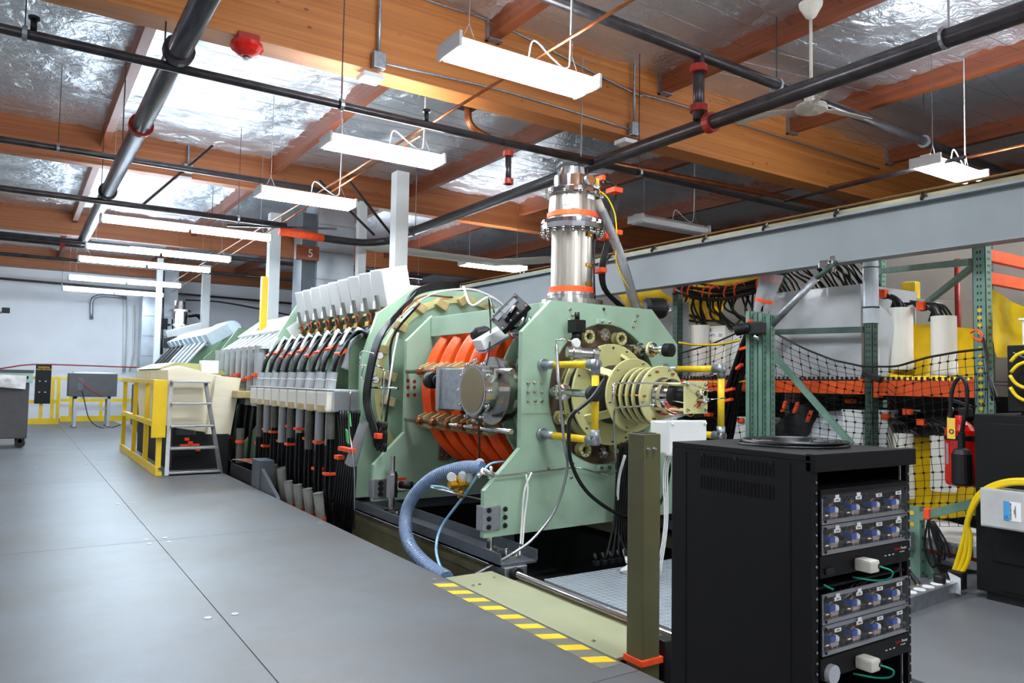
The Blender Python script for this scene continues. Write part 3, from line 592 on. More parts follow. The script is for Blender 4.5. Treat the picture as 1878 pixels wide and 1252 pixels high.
bolts([(2.9,6.6,z) for z in (.24,.29,.34)],.018,m=BLK,parent=p2)
MB().cyl((3.05,6.5,.33),(3.13,6.4,.33),.035).cyl((3.13,6.4,.33),(3.16,6.38,.33),.02).build('black_valve',BLK,p2)
c=P(732,887,y=6.62); MB().box(c+V(-.07,-.004,-.06),c+V(.07,0,.06)).build('warning_label',LABEL,p2); MB().box(c+V(-.07,-.006,.03),c+V(.07,-.003,.06)).build('label_band',STRAP,p2)
for i,y in enumerate((6.38,6.11,5.84,5.57,5.32)):
    cc=MB(); cc.lathe((MX,y+.07,MZ),(0,-1,0),[(0,.6),(0,.765),(.006,.775),(.045,.78),(.115,.755),(.125,.745),(.125,.6)],72,caps=False); cc.build('orange_coil',ORANGEC,mach)
    MB().ring((MX,y+.115,MZ),(0,1,0),.73,.6,.05,48).build('coil_spacer',BLK,mach)
MB().ring((MX,5.14,MZ),(0,1,0),.74,.6,.03,48).ring((MX,5.0,MZ),(0,1,0),.7,.6,.03,48).build('green_ring',G10,mach)
for a in range(0,360,30):
    a=math.radians(a); d=V(math.cos(a),0,math.sin(a))*.65; MB().bar(V(MX,5.16,MZ)+d,V(MX,4.77,MZ)+d,.05).build('support_bar',G10e,mach)
MB().bbox((3.40,4.78,1.74),(3.44,6.62,1.93),.004).build('top_side_panel',G10,mach)
MB().cyl((MX,6.63,MZ),(MX,4.9,MZ),.5,n=40).build('vacuum_tube',BLK,mach)
# rods with tan clamps
for z,sgn in ((1.39,1),(.93,-1)):
    r_=MB().cyl((3.15,6.62,z),(3.15,4.77,z),.02,n=12).build('clamp_rod',STEEL,mach)
    for y in (6.32,6.05,5.78,5.51,5.25):
        for dy in (-.04,.06):
            MB().prism([(3.17,z-.045),(3.24,z-.07),(3.34,z-.03),(3.36,z+.05),(3.27,z+.09),(3.17,z+.045)],'y',y+dy,y+dy+.022).build('coil_clamp',TAN,r_)
        MB().cyl((3.15,y-.03,z),(3.15,y+.05,z),.033,n=10).build('rod_collar',COPPER,r_)
# side vacuum port (gate valve and blank flange)
o=MB().lathe((3.42,5.1,1.235),(-1,0,0),[(0,.24),(.12,.24),(.121,.2),(.2,.2),(.201,.27),(.25,.27),(.251,.19),(.42,.19)],36).build('side_port',CHROME,mach)
o.data.materials[0]=STEEL
f1=MB().lathe((3.08,5.1,1.235),(-1,0,0),[(0,.16),(.05,.16),(.051,.205),(.085,.205),(.0851,.2),(.09,.2)],40).build('blank_flange',STEEL,o)
MB().lathe((2.99,5.1,1.235),(-1,0,0),[(0,.175),(.004,.175)],40).build('flange_face',mat('bronze_sheen_plate','a89878',.3,1,vs=3,var=.05),f1)
MB().bbox((3.02,5.32,1.07),(3.14,5.75,1.41),.008).build('gate_valve_body',GALV,o); MB().bbox((3.0,5.68,1.05),(3.16,5.73,1.43),.004).build('valve_flange',ALU,o)
MB().bbox((3.04,5.02,1.02),(3.1,5.2,1.43),.006).build('clamp_plate',GALV,o)
bolts([(3.02,5.1+.235*math.cos(a),1.235+.235*math.sin(a)) for a in [i*math.pi/6 for i in range(12)]],.012,(-1,0,0),.02,parent=o,name='flange_bolt',m=CHROME)
MB().lathe((3.06,5.75,1.31),(0,1,0),[(0,.03),(.04,.03),(.041,.05),(.06,.05),(.061,.035),(.12,.035),(.121,.07),(.15,.078),(.2,.075),(.22,.06)],24).build('black_knob',BLK,o)
# tilted camera head above the port
c=P(936,575,y=4.95)
cr=V(.8346,-.5506,.017); cu=V(-.0445,-.0363,.998); cb=V(-.549,-.834,-.055)
e1=(cr*.7+cu*.7).normalized(); nn=(cb*.56+cu*.525-cr*.525); nn=(nn-e1*nn.dot(e1)).normalized(); e2=e1.cross(nn)
t=thing('inspection_camera','black square instrument head tilted on a steel flange above the orange coils','instrument',c)
MB().obox(c,e1*.145,e2*.12,nn*.022).build('black_head',BLKP,t)
MB().obox(c+nn*.024-e2*.05,e1*.11,e2*.03,nn*.002).build('face_label',SLATE,t)
MB().obox(c+nn*.035+e2*.03+e1*.02,e1*.05,e2*.02,nn*.014).obox(c+nn*.04+e2*.05-e1*.05,e1*.02,e2*.03,nn*.02).build('face_fittings',BLK,t)
bolts([c+nn*.022+e1*x+e2*y for x in(-.125,-.04,.04,.125) for y in(-.1,.1)],.008,nn,.01,m=CHROME,parent=t,name='screw')
MB().cyl(c+nn*.05+e1*.0+e2*.06,c+nn*.05+e1*.08+e2*.03,.014).build('chrome_fitting',CHROME,t)
MB().lathe(c-nn*.022,-nn,[(0,.1),(.04,.1),(.041,.12),(.07,.12),(.071,.095),(.11,.095),(.111,.13),(.15,.13),(.151,.09),(.3,.09)],24).build('steel_flange',CHROME,t)
c2=P(905,622,y=5.2); MB().bbox(c2+V(-.14,-.05,-.03),c2+V(.14,.09,.06),.005,rotY(-.5),c2).build('white_shade',WPLA,t); MB().bbox(c2+V(-.15,-.06,-.05),c2+V(.15,.09,-.035),.004,rotY(-.5),c2).build('metal_tray',GALV,t)
c3=P(875,620,y=5.4); MB().lathe(c3+V(-.05,0,.02),(1,0,.2),[(0,.03),(.03,.06),(.13,.065),(.16,.05)],18).build('black_cover',BLK,t)
MB().tube([c+V(-.15,0,0),P(897,545,y=5.2),P(900,600,y=5.2),P(895,655,y=5.1),P(885,700,y=5.05),P(879,760,y=5.0),P(880,850,y=5.0)],.007,6,3).build('signal_cable',CABLE,t)
# turbopump tower
TX,TY=3.96,5.1
t=thing('turbopump','tall stainless steel vacuum pump tower standing on top of the front plate','pump',(TX,TY,1.95))
MB().lathe((TX,TY,1.70),(0,0,1),[(0,.16),(.26,.16),(.261,.27),(.31,.27),(.311,.2),(.345,.2),(.346,.21),(.37,.21),(.371,.185)],40).build('base_flange',STEEL,t)
MB().lathe((TX,TY,2.07),(0,0,1),[(0,.178),(.55,.178)],48).build('pump_tube',BRUSH,t)
MB().lathe((TX,TY,2.60),(0,0,1),[(0,.185),(.01,.27),(.05,.275),(.051,.255),(.06,.255),(.061,.275),(.085,.275),(.086,.23),(.1,.22)],48).build('middle_flange',CHROME,t)
MB().lathe((TX,TY,2.70),(0,0,1),[(0,.215),(.21,.2)],48).build('pump_body',BRUSH,t)
MB().lathe((TX,TY,2.91),(0,0,1),[(0,.23),(.01,.235),(.05,.235),(.06,.21),(.07,.18),(.075,.165),(.17,.165),(.175,.14),(.24,.13)],40).build('pump_head',CHROME,t)
bolts([(TX+.255*math.cos(a),TY+.255*math.sin(a),2.605) for a in [i*math.pi/10 for i in range(20)]],.014,(0,0,-1),.03,parent=t,name='flange_bolt')
bolts([(TX+.238*math.cos(a),TY+.238*math.sin(a),2.93) for a in [i*math.pi/5 for i in range(10)]],.012,(0,0,-1),.02,parent=t,name='flange_bolt')
def band(z0,z1,r,tilt=0,arc=None,n=36,nm='orange_strap',m=STRAP):
    vs=[]; a0,a1=arc or (0,2*math.pi); c=V(TX,TY,0)
    for i in range(n+1):
        a=a0+(a1-a0)*i/n; dz=tilt*math.cos(a)
        for rr,z in((r,z0),(r,z1),(r+.005,z1),(r+.005,z0)): vs.append((TX+rr*math.cos(a),TY+rr*math.sin(a),z+dz))
    fs=[(4*i+j,4*i+(j+1)%4,4*i+4+(j+1)%4,4*i+4+j) for i in range(n) for j in range(4)]
    MB().add(vs,fs).build(nm,m,t)
band(2.72,2.76,.216,0.0); band(2.07,2.12,.19,.0)
ra=math.atan2(-.85,-.1)
for z in (2.6-.05,2.29,2.13): band(z,z+.03,.18,0,(ra+.2,ra+.8),8,'amber_tape',BRASS)
band(2.8,2.88,.21,0,(ra-.95,ra-.35),8,'blue_label',LABELB); band(2.77,2.84,.213,0,(ra-.62,ra-.3),8,'white_label',LABEL); band(2.86,2.9,.208,0,(ra+.1,ra+.5),8,'white_label',LABEL)
MB().tube([(TX+.13,TY-.14,2.58),(TX+.12,TY-.15,2.3),(TX+.13,TY-.15,1.98)],.006,5).tube([(TX+.15,TY-.13,2.58),(TX+.135,TY-.14,2.3),(TX+.15,TY-.14,1.98)],.006,5).build('sensor_wire',CABLE,t)
c=V(TX+.04,TY-.17,3.03); MB().lathe(c,(0,-1,0),[(0,.055),(.03,.055),(.035,.04)],16).build('head_plug',CHROME,t); MB().box(c+V(.06,-.005,-.03),c+V(.11,.0,.03)).build('head_label',YTAG,t)
c=P(1085,350,y=5.0); d=V(-.55,-.3,-.75).normalized(); MB().lathe(c,d,[(-.1,.04),(-.06,.04),(-.05,.028),(.03,.028),(.031,.045),(.05,.045)],14).lathe(c+V(.05,0,.03),(.6,0,-.75),[(-.05,.05),(0,.05),(.01,.03),(.1,.03)],14).cyl(c+V(-.2,0,.06),c+V(.03,0,.04),.03).build('valve_manifold',CHROME,t)
MB().lathe(c+d*.05,d,[(0,.035),(.1,.035),(.11,.02)],12).build('black_actuator',BLK,t)
hs=[P(1103,385,y=5.0),P(1118,420,y=5.0),P(1138,470,y=5.0),P(1153,520,y=5.02),P(1168,568,y=5.05)]
sp=smooth(hs,18); h=MB().tube(hs,[.04],12,8).build('clear_hose',CLEARP,t)
mb=MB()
for i in range(1,len(sp)-1,1): mb.ring(sp[i],sp[i+1]-sp[i-1],.045,.04,.006,14)
mb.build('hose_spiral',ALU,h); MB().cyl(P(1095,365,y=5.0),P(1104,387,y=5.0),.035).build('hose_cuff',HDPE,t)
for k in range(4): MB().tube([P(1105+k,330+2*k,y=5.1),P(1122,336,y=5.1),P(1131+2*k,352,y=5.1),P(1120+3*k,390,y=5.1),P(1112+2*k,440,y=5.1),P(1100+3*k,490,y=5.12),P(1106+2*k,530,y=5.15),P(1135+3*k,562,y=5.2)],.011,6,4).build('black_cable',CABLE,t)
for (x,y,w_) in ((1101,328,.02),(1128,350,.05),(1111,435,.04),(1101,496,.035),(1127,427,.055)):
    q=P(x,y,y=5.05); MB().bbox(q+V(-w_,-.05,-.02),q+V(w_,.07,.025),.005).build('cable_strap',STRAP,t)
MB().tube([P(1085,346,y=4.97),P(1110,358,y=4.95),P(1127,390,y=4.95),P(1131,430,y=4.97),P(1130,480,y=5.0),P(1148,520,y=5.0),P(1180,565,y=5.05)],.006,6).build('yellow_cable',YELW,t)
c=P(1195,565,y=5.5); MB().lathe(c+V(-.1,0,0),(1,-.2,0),[(0,.06),(.03,.1),(.2,.105),(.23,.09),(.26,.05)],24).build('black_motor',BLK,t); MB().box(c+V(.06,-.125,-.05),c+V(.1,-.10,.05)).build('motor_label',LABEL,t)
# ---- third plate and ring of the formation section
def octa(r,cut=.42):
    k=r*cut; return [(MX-k,MZ+r),(MX+k,MZ+r),(MX+r,MZ+k),(MX+r,MZ-k),(MX+k*1.3,MZ-r*.8),(MX-k*1.3,MZ-r*.8),(MX-r,MZ-k),(MX-r,MZ+k)]
p3=MB().plate_hole([(MX-.42,2.32),(MX+.42,2.32),(MX+.85,2.0),(MX+1.02,1.5),(MX+1.02,.8),(MX+1.1,.5),(MX+1.1,.1),(MX-1.12,.1),(MX-1.12,.5),(MX-1.02,.8),(MX-1.02,1.5),(MX-.85,2.0)],(MX,MZ),.5,7.35,7.41).build('third_plate',G10,mach)
MB().ring((MX,7.2,MZ),(0,1,0),.98,.5,.24,56).build('green_drum',G10,mach)
MB().ring((MX,7.05,MZ),(0,1,0),1.0,.93,.03,56).build('drum_rim',G10y,mach)
MB().cyl((MX,7.5,MZ),(MX,25,MZ),.55,n=32).build('vacuum_tube',BLKP,mach)
bolts([(MX+.95*math.cos(a),7.06,MZ+.95*math.sin(a)) for a in [i*math.pi/12 for i in range(24)]],.012,name='drum_bolt')
for (x,y) in ((700,640),(712,735),(735,600),(770,565),(715,690),(810,560),(850,548)):
    c=P(x,y,y=7.05); MB().bbox(c+V(-.09,-.07,-.05),c+V(.05,0,.04),.01,rotY(random.uniform(-.6,.6)),c).build('tan_bracket',TAN,mach)
for (x,y) in ((688,636),(697,652),(690,696)):
    c=P(x,y,x=2.95); g=MB().lathe(c,(-.6,-.8,0),[(-.03,.035),(.01,.04),(.015,.035)],20).build('pressure_gauge',STEEL,mach); MB().lathe(c+V(-.009,-.013,0),(-.6,-.8,0),[(0,.033),(.002,.033)],20).build('gauge_face',LABEL,g)
for pts,r,m_ in (([P(660,662,x=2.9),P(662,645,x=2.9),P(680,646,x=2.9),P(690,652,x=2.9)],.007,CHROME),([P(655,668,x=2.9),P(700,674,x=2.95),P(704,705,x=2.95),P(700,770,x=2.95)],.007,CHROME),([P(667,670,x=2.9),P(664,695,x=2.9),P(690,697,x=2.9)],.007,CHROME),
    ([P(730,610,x=3.1),P(722,650,x=3.05),P(716,690,x=3.0),P(708,740,x=3.0)],.01,LABEL),([P(668,710,x=2.88),P(730,712,x=3.0)],.012,CHROME),([P(770,555,x=3.3),P(720,620,x=3.1),P(716,700,x=3.05),P(705,790,x=3.0)],.013,CABLE),
    ([P(830,545,y=7.0),P(770,545,y=7.0),P(725,590,y=7.0),P(690,640,y=7.0),P(675,690,y=7.0)],.01,COPPER),([P(905,545,y=7.0),P(860,530,y=7.0),P(790,540,y=7.0),P(735,580,y=7.0),P(700,620,y=7.0)],.012,LABEL),([P(940,575,y=6.9),P(900,545,y=6.9),P(865,560,y=6.9),P(850,525,y=7.0)],.015,LABEL)):
    MB().tube(pts,r,6,5).build('service_line',m_,mach)
for j in range(6):
    MB().tube([P(765-2*j,535+3*j,y=7.0),P(725,575+2*j,y=7.0),P(690+2*j,620,x=2.95),P(672+j*2,690,x=2.88),P(668+2*j,740,x=2.88),P(682+2*j,790,x=2.88),P(690,820,x=2.9)],.013,6).build('black_cable',CABLE,mach)
    MB().tube([P(735,572+2*j,y=7.0),P(760,533+2*j,y=7.1),P(800,520+2*j,y=7.1),P(842,518+j*2,y=7.2)],.013,6).build('black_cable',CABLE,mach)
c=P(700,800,x=2.9); 
for j in range(5): MB().tube([c+V(.0,.1*math.cos(a+j),.13*math.sin(a)) for a in [i*math.pi/4 for i in range(9)]],.014,6,3).build('coiled_cable',CABLE,mach)
MB().bbox(c+V(-.06,-.05,-.02),c+V(.03,.05,.03),.005).build('orange_strap',STRAP,mach)
# brass valve cluster, hoses between the plates
t=thing('brass_valve_cluster','small brass valve cluster with clear bottles between the green plate feet','valve',P(845,895,y=5.0))
c=P(845,893,y=5.0); MB().lathe(c+V(-.1,0,.02),(1,0,0),[(0,.03),(.06,.03),(.061,.05),(.1,.05),(.101,.03),(.2,.025)],12).cyl(c,c+V(0,0,-.08),.025).cyl(c+V(-.05,0,0),c+V(-.05,0,.09),.02).build('brass_body',BRASS,t)
for dx in (.0,.07): MB().lathe(c+V(dx,0,.03),(.2,0,1),[(0,.03),(.07,.032),(.09,.015)],12).build('clear_cap',CLEARP,t)
MB().tube([P(790,893,y=5.0),P(885,916,y=4.95),P(900,914,y=4.9),P(903,878,y=4.85)],.007,6,2).build('steel_line',CHROME,t)
MB().tube([P(790,891,y=5.0),P(812,893,y=5.0),P(830,900,y=5.0)],.009,6).build('blue_tube',BLUET,t); MB().tube([P(885,865,y=4.8),P(900,850,y=4.8),P(925,846,y=4.9)],.009,6).build('blue_tube',BLUET,t)
for x,y in ((880,848),(828,874)): q=P(x,y,y=4.95); MB().lathe(q,(-.5,-.8,-.3),[(0,.035),(.006,.035)],18).build('round_tag',LABEL,t)
c=P(897,868,y=4.75); MB().cyl(c+V(-.06,0,.03),c+V(.1,0,-.03),.018).cyl(c+V(-.03,0,.03),c+V(-.1,0,-.02),.014).cyl(c+V(0,0,-.04),c+V(.02,0,.05),.014).build('steel_valve',CHROME,t)
hp=[P(885,857,x=2.98),P(845,858,x=2.9),P(795,875,x=2.82),P(757,912,x=2.75),P(743,955,x=2.7),P(752,1000,x=2.64),P(785,1038,x=2.57),P(820,1060,x=2.5)]
t=thing('vacuum_hose','fat blue-grey ribbed vacuum hose looping in front of the second plate','hose',hp[-1])
MB().tube(hp,.048,14,8).build('hose_wall',BLUEH,t); sp=smooth(hp,14); mb=MB()
for i in range(1,len(sp)-1): mb.ring(sp[i],sp[i+1]-sp[i-1],.052,.046,.008,14)
mb.build('hose_ribs',mat('hose_rib_blue','8ea2bd',.3),t)
solo('gas_tube',MB().tube([P(880,865,x=2.95),P(850,910,x=2.9),P(810,965,x=2.82),P(800,1005,x=2.7),P(808,1040,x=2.6),P(822,1056,x=2.55)],.011,7),BLUET,'thin light blue tube hanging beside the fat ribbed hose','tube')
# ---- carriage channel, rail, pit fittings
t=thing('carriage_channel','dark slate steel channel under the plate feet carrying the machine on its rail','channel',(2.97,6,0))
for x0,x1 in ((2.84,3.16),(4.84,5.16)):
    mb=MB(); mb.box((x0,4.42,.03),(x1,8.0,.045)).box((x0,4.42,.03),(x0+.012,8.0,.12)).box((x1-.012,4.42,.03),(x1,8.0,.12)); mb.build('channel',SLATE,t)
MB().box((3.16,6.9,.03),(4.84,7.0,.12)).build('cross_member',SLATE,t); MB().box((3.16,4.9,-.1),(3.28,5.0,.3)).build('stub_post',SLATE,t)
for y in (4.62,6.52): MB().bbox((2.9,y-.08,.045),(3.1,y+.12,.06),.003).build('base_plate',STEEL,t); bolts([(2.92,y-.05,.06),(3.08,y-.05,.06),(2.92,y+.09,.06),(3.08,y+.09,.06)],.012,(0,0,1),.015,parent=t)
MB().bbox((2.87,4.40,-.1),(3.06,4.62,.03),.01).build('bearing_block',ALU,t); MB().cyl((2.955,4.40,-.02),(2.955,4.36,-.02),.045).build('bearing_seal',BLK,t)
t=thing('rail','long brown rail beam with a shiny round shaft on top beside the pit','rail',(2.95,4,-.1))
MB().cyl((2.955,.75,-.02),(2.955,24,-.02),.022,n=12).build('shaft',CHROME,t)
MB().box((2.90,.75,-.1),(3.01,24,-.05)).box((2.93,.75,-.3),(2.98,24,-.1)).box((2.86,.75,-.32),(3.05,24,-.3)).build('rail_beam',BRONZE,t)
MB().box((4.95,4.4,-.1),(5.06,24,-.05)).box((4.98,4.4,-.16),(5.03,24,-.1)).build('rail_beam',BRONZE,t)
MB().box((2.8,.75,-.06),(2.88,4.4,-.045)).box((2.88,.75,-.12),(2.892,4.4,-.045)).build('edge_angle',BRONZE,t)
t=thing('cover_plate','pale green-yellow laminate strip lying over the pit edge beside the striped tape','plate',(2.6,3.6,0))
MB().bbox((2.44,2.76,-.012),(2.80,4.46,.004),.003).build('sheet',mat('cover_laminate','a3a584',.3,vs=3,var=.04),t)
bolts([(2.5,4.2,.004),(2.55,4.2,.004),(2.72,4.3,.004),(2.5,3.0,.004),(2.7,2.95,.004),(2.74,2.9,.004)],.008,(0,0,1),.004,parent=t)
t=thing('hazard_tape','yellow and grey striped warning tape along the walkway edge','tape',(2.36,3.5,0))
MB().box((2.30,2.7,0),(2.42,4.38,.0012)).build('tape_base',mat('tape_grey_brown','75705f',.6),t)
for i in range(9):
    y=4.36-i*.188; MB().prism([(2.30,y-.07),(2.42,y-.125),(2.42,y-.045),(2.30,y+.01)],'z',.0012,.0022).build('yellow_stripe',mat('stripe_yellow','f2c81c',.5),t)
# white translucent grating platform
t=thing('grating_platform','white translucent grid-topped platform over the pit at right front','platform',(4,2.6,0))
MB().prism([(3.04,.75),(3.42,.75),(3.42,2.42),(3.73,2.42),(3.73,3.02),(4.72,3.02),(4.72,4.17),(3.04,4.17)],'z',-.06,-.02).build('sheet',mat('platform_white','8f989f',.25,vs=3,var=.05),t)
mb=MB(); x=3.04
while x<4.73: mb.box((x-.002,.75 if x<3.42 else 2.43 if x<3.73 else 3.03,-.02),(x+.002,4.17,-.0185)); x+=.05
y=.77
while y<4.18: mb.box((3.04,y-.002,-.02),(3.42 if y<2.43 else 3.73 if y<3.03 else 4.72,y+.002,-.0185)); y+=.05
tag(mb.build('grid_bars',mat('grid_bar_white','b4bcc4',.3),t),kind='stuff')
# floor post with black box
t=thing('floor_post','olive green square steel post standing at the walkway edge, black device strapped at its foot','post',(2.55,2.7,0))
a=P(1152,797,y=2.75); b=P(1196,797,y=2.65)
MB().bbox((2.475,2.62,-.12),(2.585,2.73,1.07),.006).build('square_tube',OLIVE,t); MB().box((2.49,2.635,1.07),(2.57,2.715,1.073)).build('open_top',BLK,t)
MB().bbox((2.6,2.6,-.1),(2.68,2.68,.1),.006).build('black_device',BLK,t); MB().bbox((2.465,2.61,.0),(2.69,2.74,.03),.003).build('orange_strap',STRAP,t)
bolts([(2.50,2.62,1.0),(2.54,2.62,1.0)],.006,parent=t,m=CHROME)
solo('floor_cable',MB().tube([(2.7,2.5,-.1),(2.62,2.45,.0),(2.45,2.35,.012),(2.25,2.3,.012),(2.1,2.35,.012)],.007,6),CABLE,'thin black cable looping on the floor at the foot of the olive post','cable')
for i in range(4):
    q=P(1100+i*16,1030,z=.02)
solo('white_wire_coil',MB().tube([(3.75+.14*math.cos(a)*(1+.1*math.sin(3*a)),4.0+.1*math.sin(a),.0+.02*math.sin(2*a)+.01) for a in [i*.5 for i in range(13)]],.012,6),LABEL,'twisted white wire loop lying on the white platform edge','wire')
for i in range(5):
    q=P(1093+i*14,1033-i*2,z=.0); solo('cable_plug',MB().bbox(q+V(-.02,-.02,-.015),q+V(.02,.02,.02),.004).cyl(q+V(0,0,.02),q+V(.0,.02,.07),.012),BLK,'%s small black plug in the row on the white platform edge, from the left'%ORD[i],'plug','plugs on the platform edge')
# ================================================================= FORMATION SECTION (children of the machine)
random.seed(11)
PITCH=.335; Y0=7.62; NM=9
for k in range(NM):
    y=Y0+k*PITCH
    if k%2==0: MB().plate_hole(octa(1.0),(MX,MZ),.57,y+.1,y+.13,40).build('module_plate',G10e,mach)
MB().plate_hole([(MX-.6,2.45),(MX+.6,2.45),(MX+1.1,2.0),(MX+1.1,.4),(MX-1.1,.1),(MX-1.1,1.3),(MX-1.0,1.75)],(MX,MZ),.57,10.75,10.8,40).build('end_plate',G10,mach)
# dark lining behind the cables
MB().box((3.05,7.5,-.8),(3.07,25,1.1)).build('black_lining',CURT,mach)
def upper_box(y,w,nm='upper_box'):
    # white acrylic connector box, leaning outwards
    c=V(3.30,y,2.27); R=rotY(math.radians(-14))@rotX(.07)
    o=MB().bbox(c+V(-.03,-w/2+.004,-.17),c+V(.28,w/2-.006,.24),.01,R,c).build(nm,WPLA,mach)
    return c,R,o
for k in range(NM):
    y=Y0+k*PITCH; c,R,o=upper_box(y,PITCH-.02)
    # connector strips and brass collars below the box
    a=c+V(-.07,-.02,-.05); b=c+V(-.02,-.06,-.33)
    s_=MB().obox((a+b)/2,(b-a)/2,V(.012,0,.0),V(0,.03,0)).build('connector_strip',SLEEVED,o)
    MB().obox(a*.35+b*.65,V(.03,0,.01),V(0,.045,0),V(0,0,.012)).obox(b,V(.03,0,.01),V(0,.05,0),V(0,0,.025)).build('brass_collar',BRASS,o)
    MB().tube([b+V(-.02,.1*math.cos(t),.05+.06*math.sin(t)) for t in [i*.9 for i in range(7)]],.006,5,3).build('red_wire',REDW,o)
    MB().box(c+V(-.058,.03,-.19),c+V(-.05,.1,-.1)).build('number_label',LABEL,o)
    # cable bundle following the machine's curve
    end=V(2.78,y+.02,1.36)
    for j in range(9):
        jy=(j-4)*.02; q=b+V(0,jy,-.02)
        pts=[q,q+V(-.1,jy*.6,-.16),V(3.0+.014*j,y+jy*1.3,1.82),V(2.84,y+jy,1.6),end+V(.012*math.sin(j*2),.018*math.cos(j*2),0),end+V(0,.01*math.cos(j),-.12)]
        MB().tube(pts,.0135,6,5).build('black_cable',CABLE,o)
    MB().tube([V(2.99,y+.1,1.86),V(2.93,y+.1,1.76),V(2.88,y+.08,1.66)],.018,8,3).build('white_sleeve',WPLA,o)
    MB().obox(V(2.865,y,1.62)+V(.012,0,.03)*((k*2)%3-1),V(.04,0,.028),V(0,.075,0),V(-.008,0,.016)).build('orange_strap',STRAP,o)
    # clear protective wrap between the bundles
    MB().tube([V(3.14,y+.17,1.86),V(3.06,y+.17,1.7),V(3.0,y+.17,1.5),V(2.97,y+.17,1.42)],.045,10,4).build('clear_sleeve',mat('frosted_sleeve','d5dcdf',.25,vs=5,var=.08,alpha=.8),o)
    MB().lathe(V(2.78,y+.02,1.38),(-.12,0,-1),[(0,.058),(.02,.055),(.3,.055)],14,caps=False).build('grey_sleeve',mat('grey_tube_sleeve','a2a6a9',.35,vs=6,var=.06),o)
    MB().ring(V(2.77,y+.02,1.3),(-.12,0,-1),.059,.054,.008,14).build('white_tie',LABEL,o)
    # lower boxes facing the walkway
    z0,z1=.965,1.185
    lb=MB().bbox((2.66,y-PITCH/2+.012,z0),(2.90,y+PITCH/2-.012,z1),.025).build('lower_box',HDPE,mach)
    MB().bbox((2.655,y-PITCH/2+.06,z0-.001),(2.66,y+PITCH/2-.06,z0+.07),.002).build('tan_film',TAN,lb)
    # sleeves, cables and straps under the boxes
    for q in range(2):
        yy=y-.08+q*.16; xx=2.74+.05*q
        lo=MB().lathe(V(xx,yy,.97),(0,0,-1),[(0,.05),(.01,.048),(.28+.08*((k+q)%3),.047)],12,caps=False).build('grey_sleeve',MATS['grey_tube_sleeve'] if (k+q)%2 else SLEEVED,mach)
        for j in range(4):
            MB().tube([V(xx+.02*math.sin(j*1.6),yy+.022*math.cos(j*1.6),.9),V(xx+.03*math.sin(j*1.6),yy+.03*math.cos(j*1.6),.5),V(xx+.02*math.sin(j*1.6),yy+.05*math.cos(j*1.7),.1),V(xx+.02*j,yy,-.35)],.0125,6,4).build('black_cable',CABLE,lo)
        if (k*2+q)%3!=1: MB().bbox(V(xx-.055,yy-.06,.32+.1*((k*3+q*2)%5)),V(xx+.05,yy+.06,.35+.1*((k*3+q*2)%5)),.004).build('orange_strap',STRAP,lo)
    if k<4:
        for q in range(3):
            xx=2.62+.04*q; yy=y-.1+q*.1; lo=MB().lathe(V(xx,yy,.15-.05*q),(.15,0,-1),[(0,.055),(.02,.05),(.5,.045)],12,caps=False).build('grey_sleeve',mat('worn_sleeve','9a9a92',.35,vs=4,var=.12),mach)
            MB().ring(V(xx+.04,yy,-.12),(.15,0,-1),.056,.048,.03,14).build('orange_strap',STRAP,lo)
    elif k<7:
        for q in range(2): MB().lathe(V(2.66+.05*q,y+.12*q-.05,.25),(.1,0,-1),[(0,.06),(.02,.055),(.55,.05)],12,caps=False).build('grey_sleeve',MATS['worn_sleeve'],mach)
MB().box((2.66,Y0-PITCH/2,1.19),(3.1,Y0+NM*PITCH-PITCH/2,1.198)).build('clear_shelf',WPLA,mach)
# ribbed clear end piece
e=MB().bbox((2.72,7.40,.975),(3.0,7.445,1.185),.006).build('ribbed_end_box',mat('ribbed_clear_plastic','c9d0d6',.25,vs=5,alpha=.9),mach)
for i in range(14): MB().box((2.72,7.392,.985+i*.0145),(3.0,7.40,.991+i*.0145)).build('rib',ALU,e)
# diagonal sleeve with straps, black cable tail and green markers near the front
MB().lathe(P(668,775,x=2.75),P(637,870,x=2.7)-P(668,775,x=2.75),[(0,.045),(.2,.05),(.45,.06)],14,caps=False).build('grey_sleeve',SLEEVE,mach)
MB().obox(P(636,824,x=2.66),V(.03,0,0),V(0,.16,.0),V(0,0,.018)).obox(P(622,838,x=2.66),V(.03,0,0),V(0,.06,.0),V(0,0,.018)).build('orange_strap',STRAP,mach)
for x,y in ((641,768),(637,800)): MB().obox(P(x,y,x=2.7),V(.008,0,0),V(0,.02,.01),V(.0,.02,.06)).build('green_marker',mat('green_marker','3fae55',.5),mach)
for j in range(9): 
    p=P(619+j*5,752,x=2.78); MB().tube([p,p+V(0,.02*j-.1,-.35),p+V(-.03,.01*j-.1,-.7),p+V(-.02,.01*j,-1.2)],.012,6,4).cyl(p+V(0,0,.0),p+V(0,0,-.06),.013).build('black_cable',CABLE,mach)
MB().tube([P(643,715,x=2.6),P(640,780,x=2.62),P(650,860,x=2.66),P(650,970,x=2.7)],.007,6).build('thin_tube',CHROME,mach)
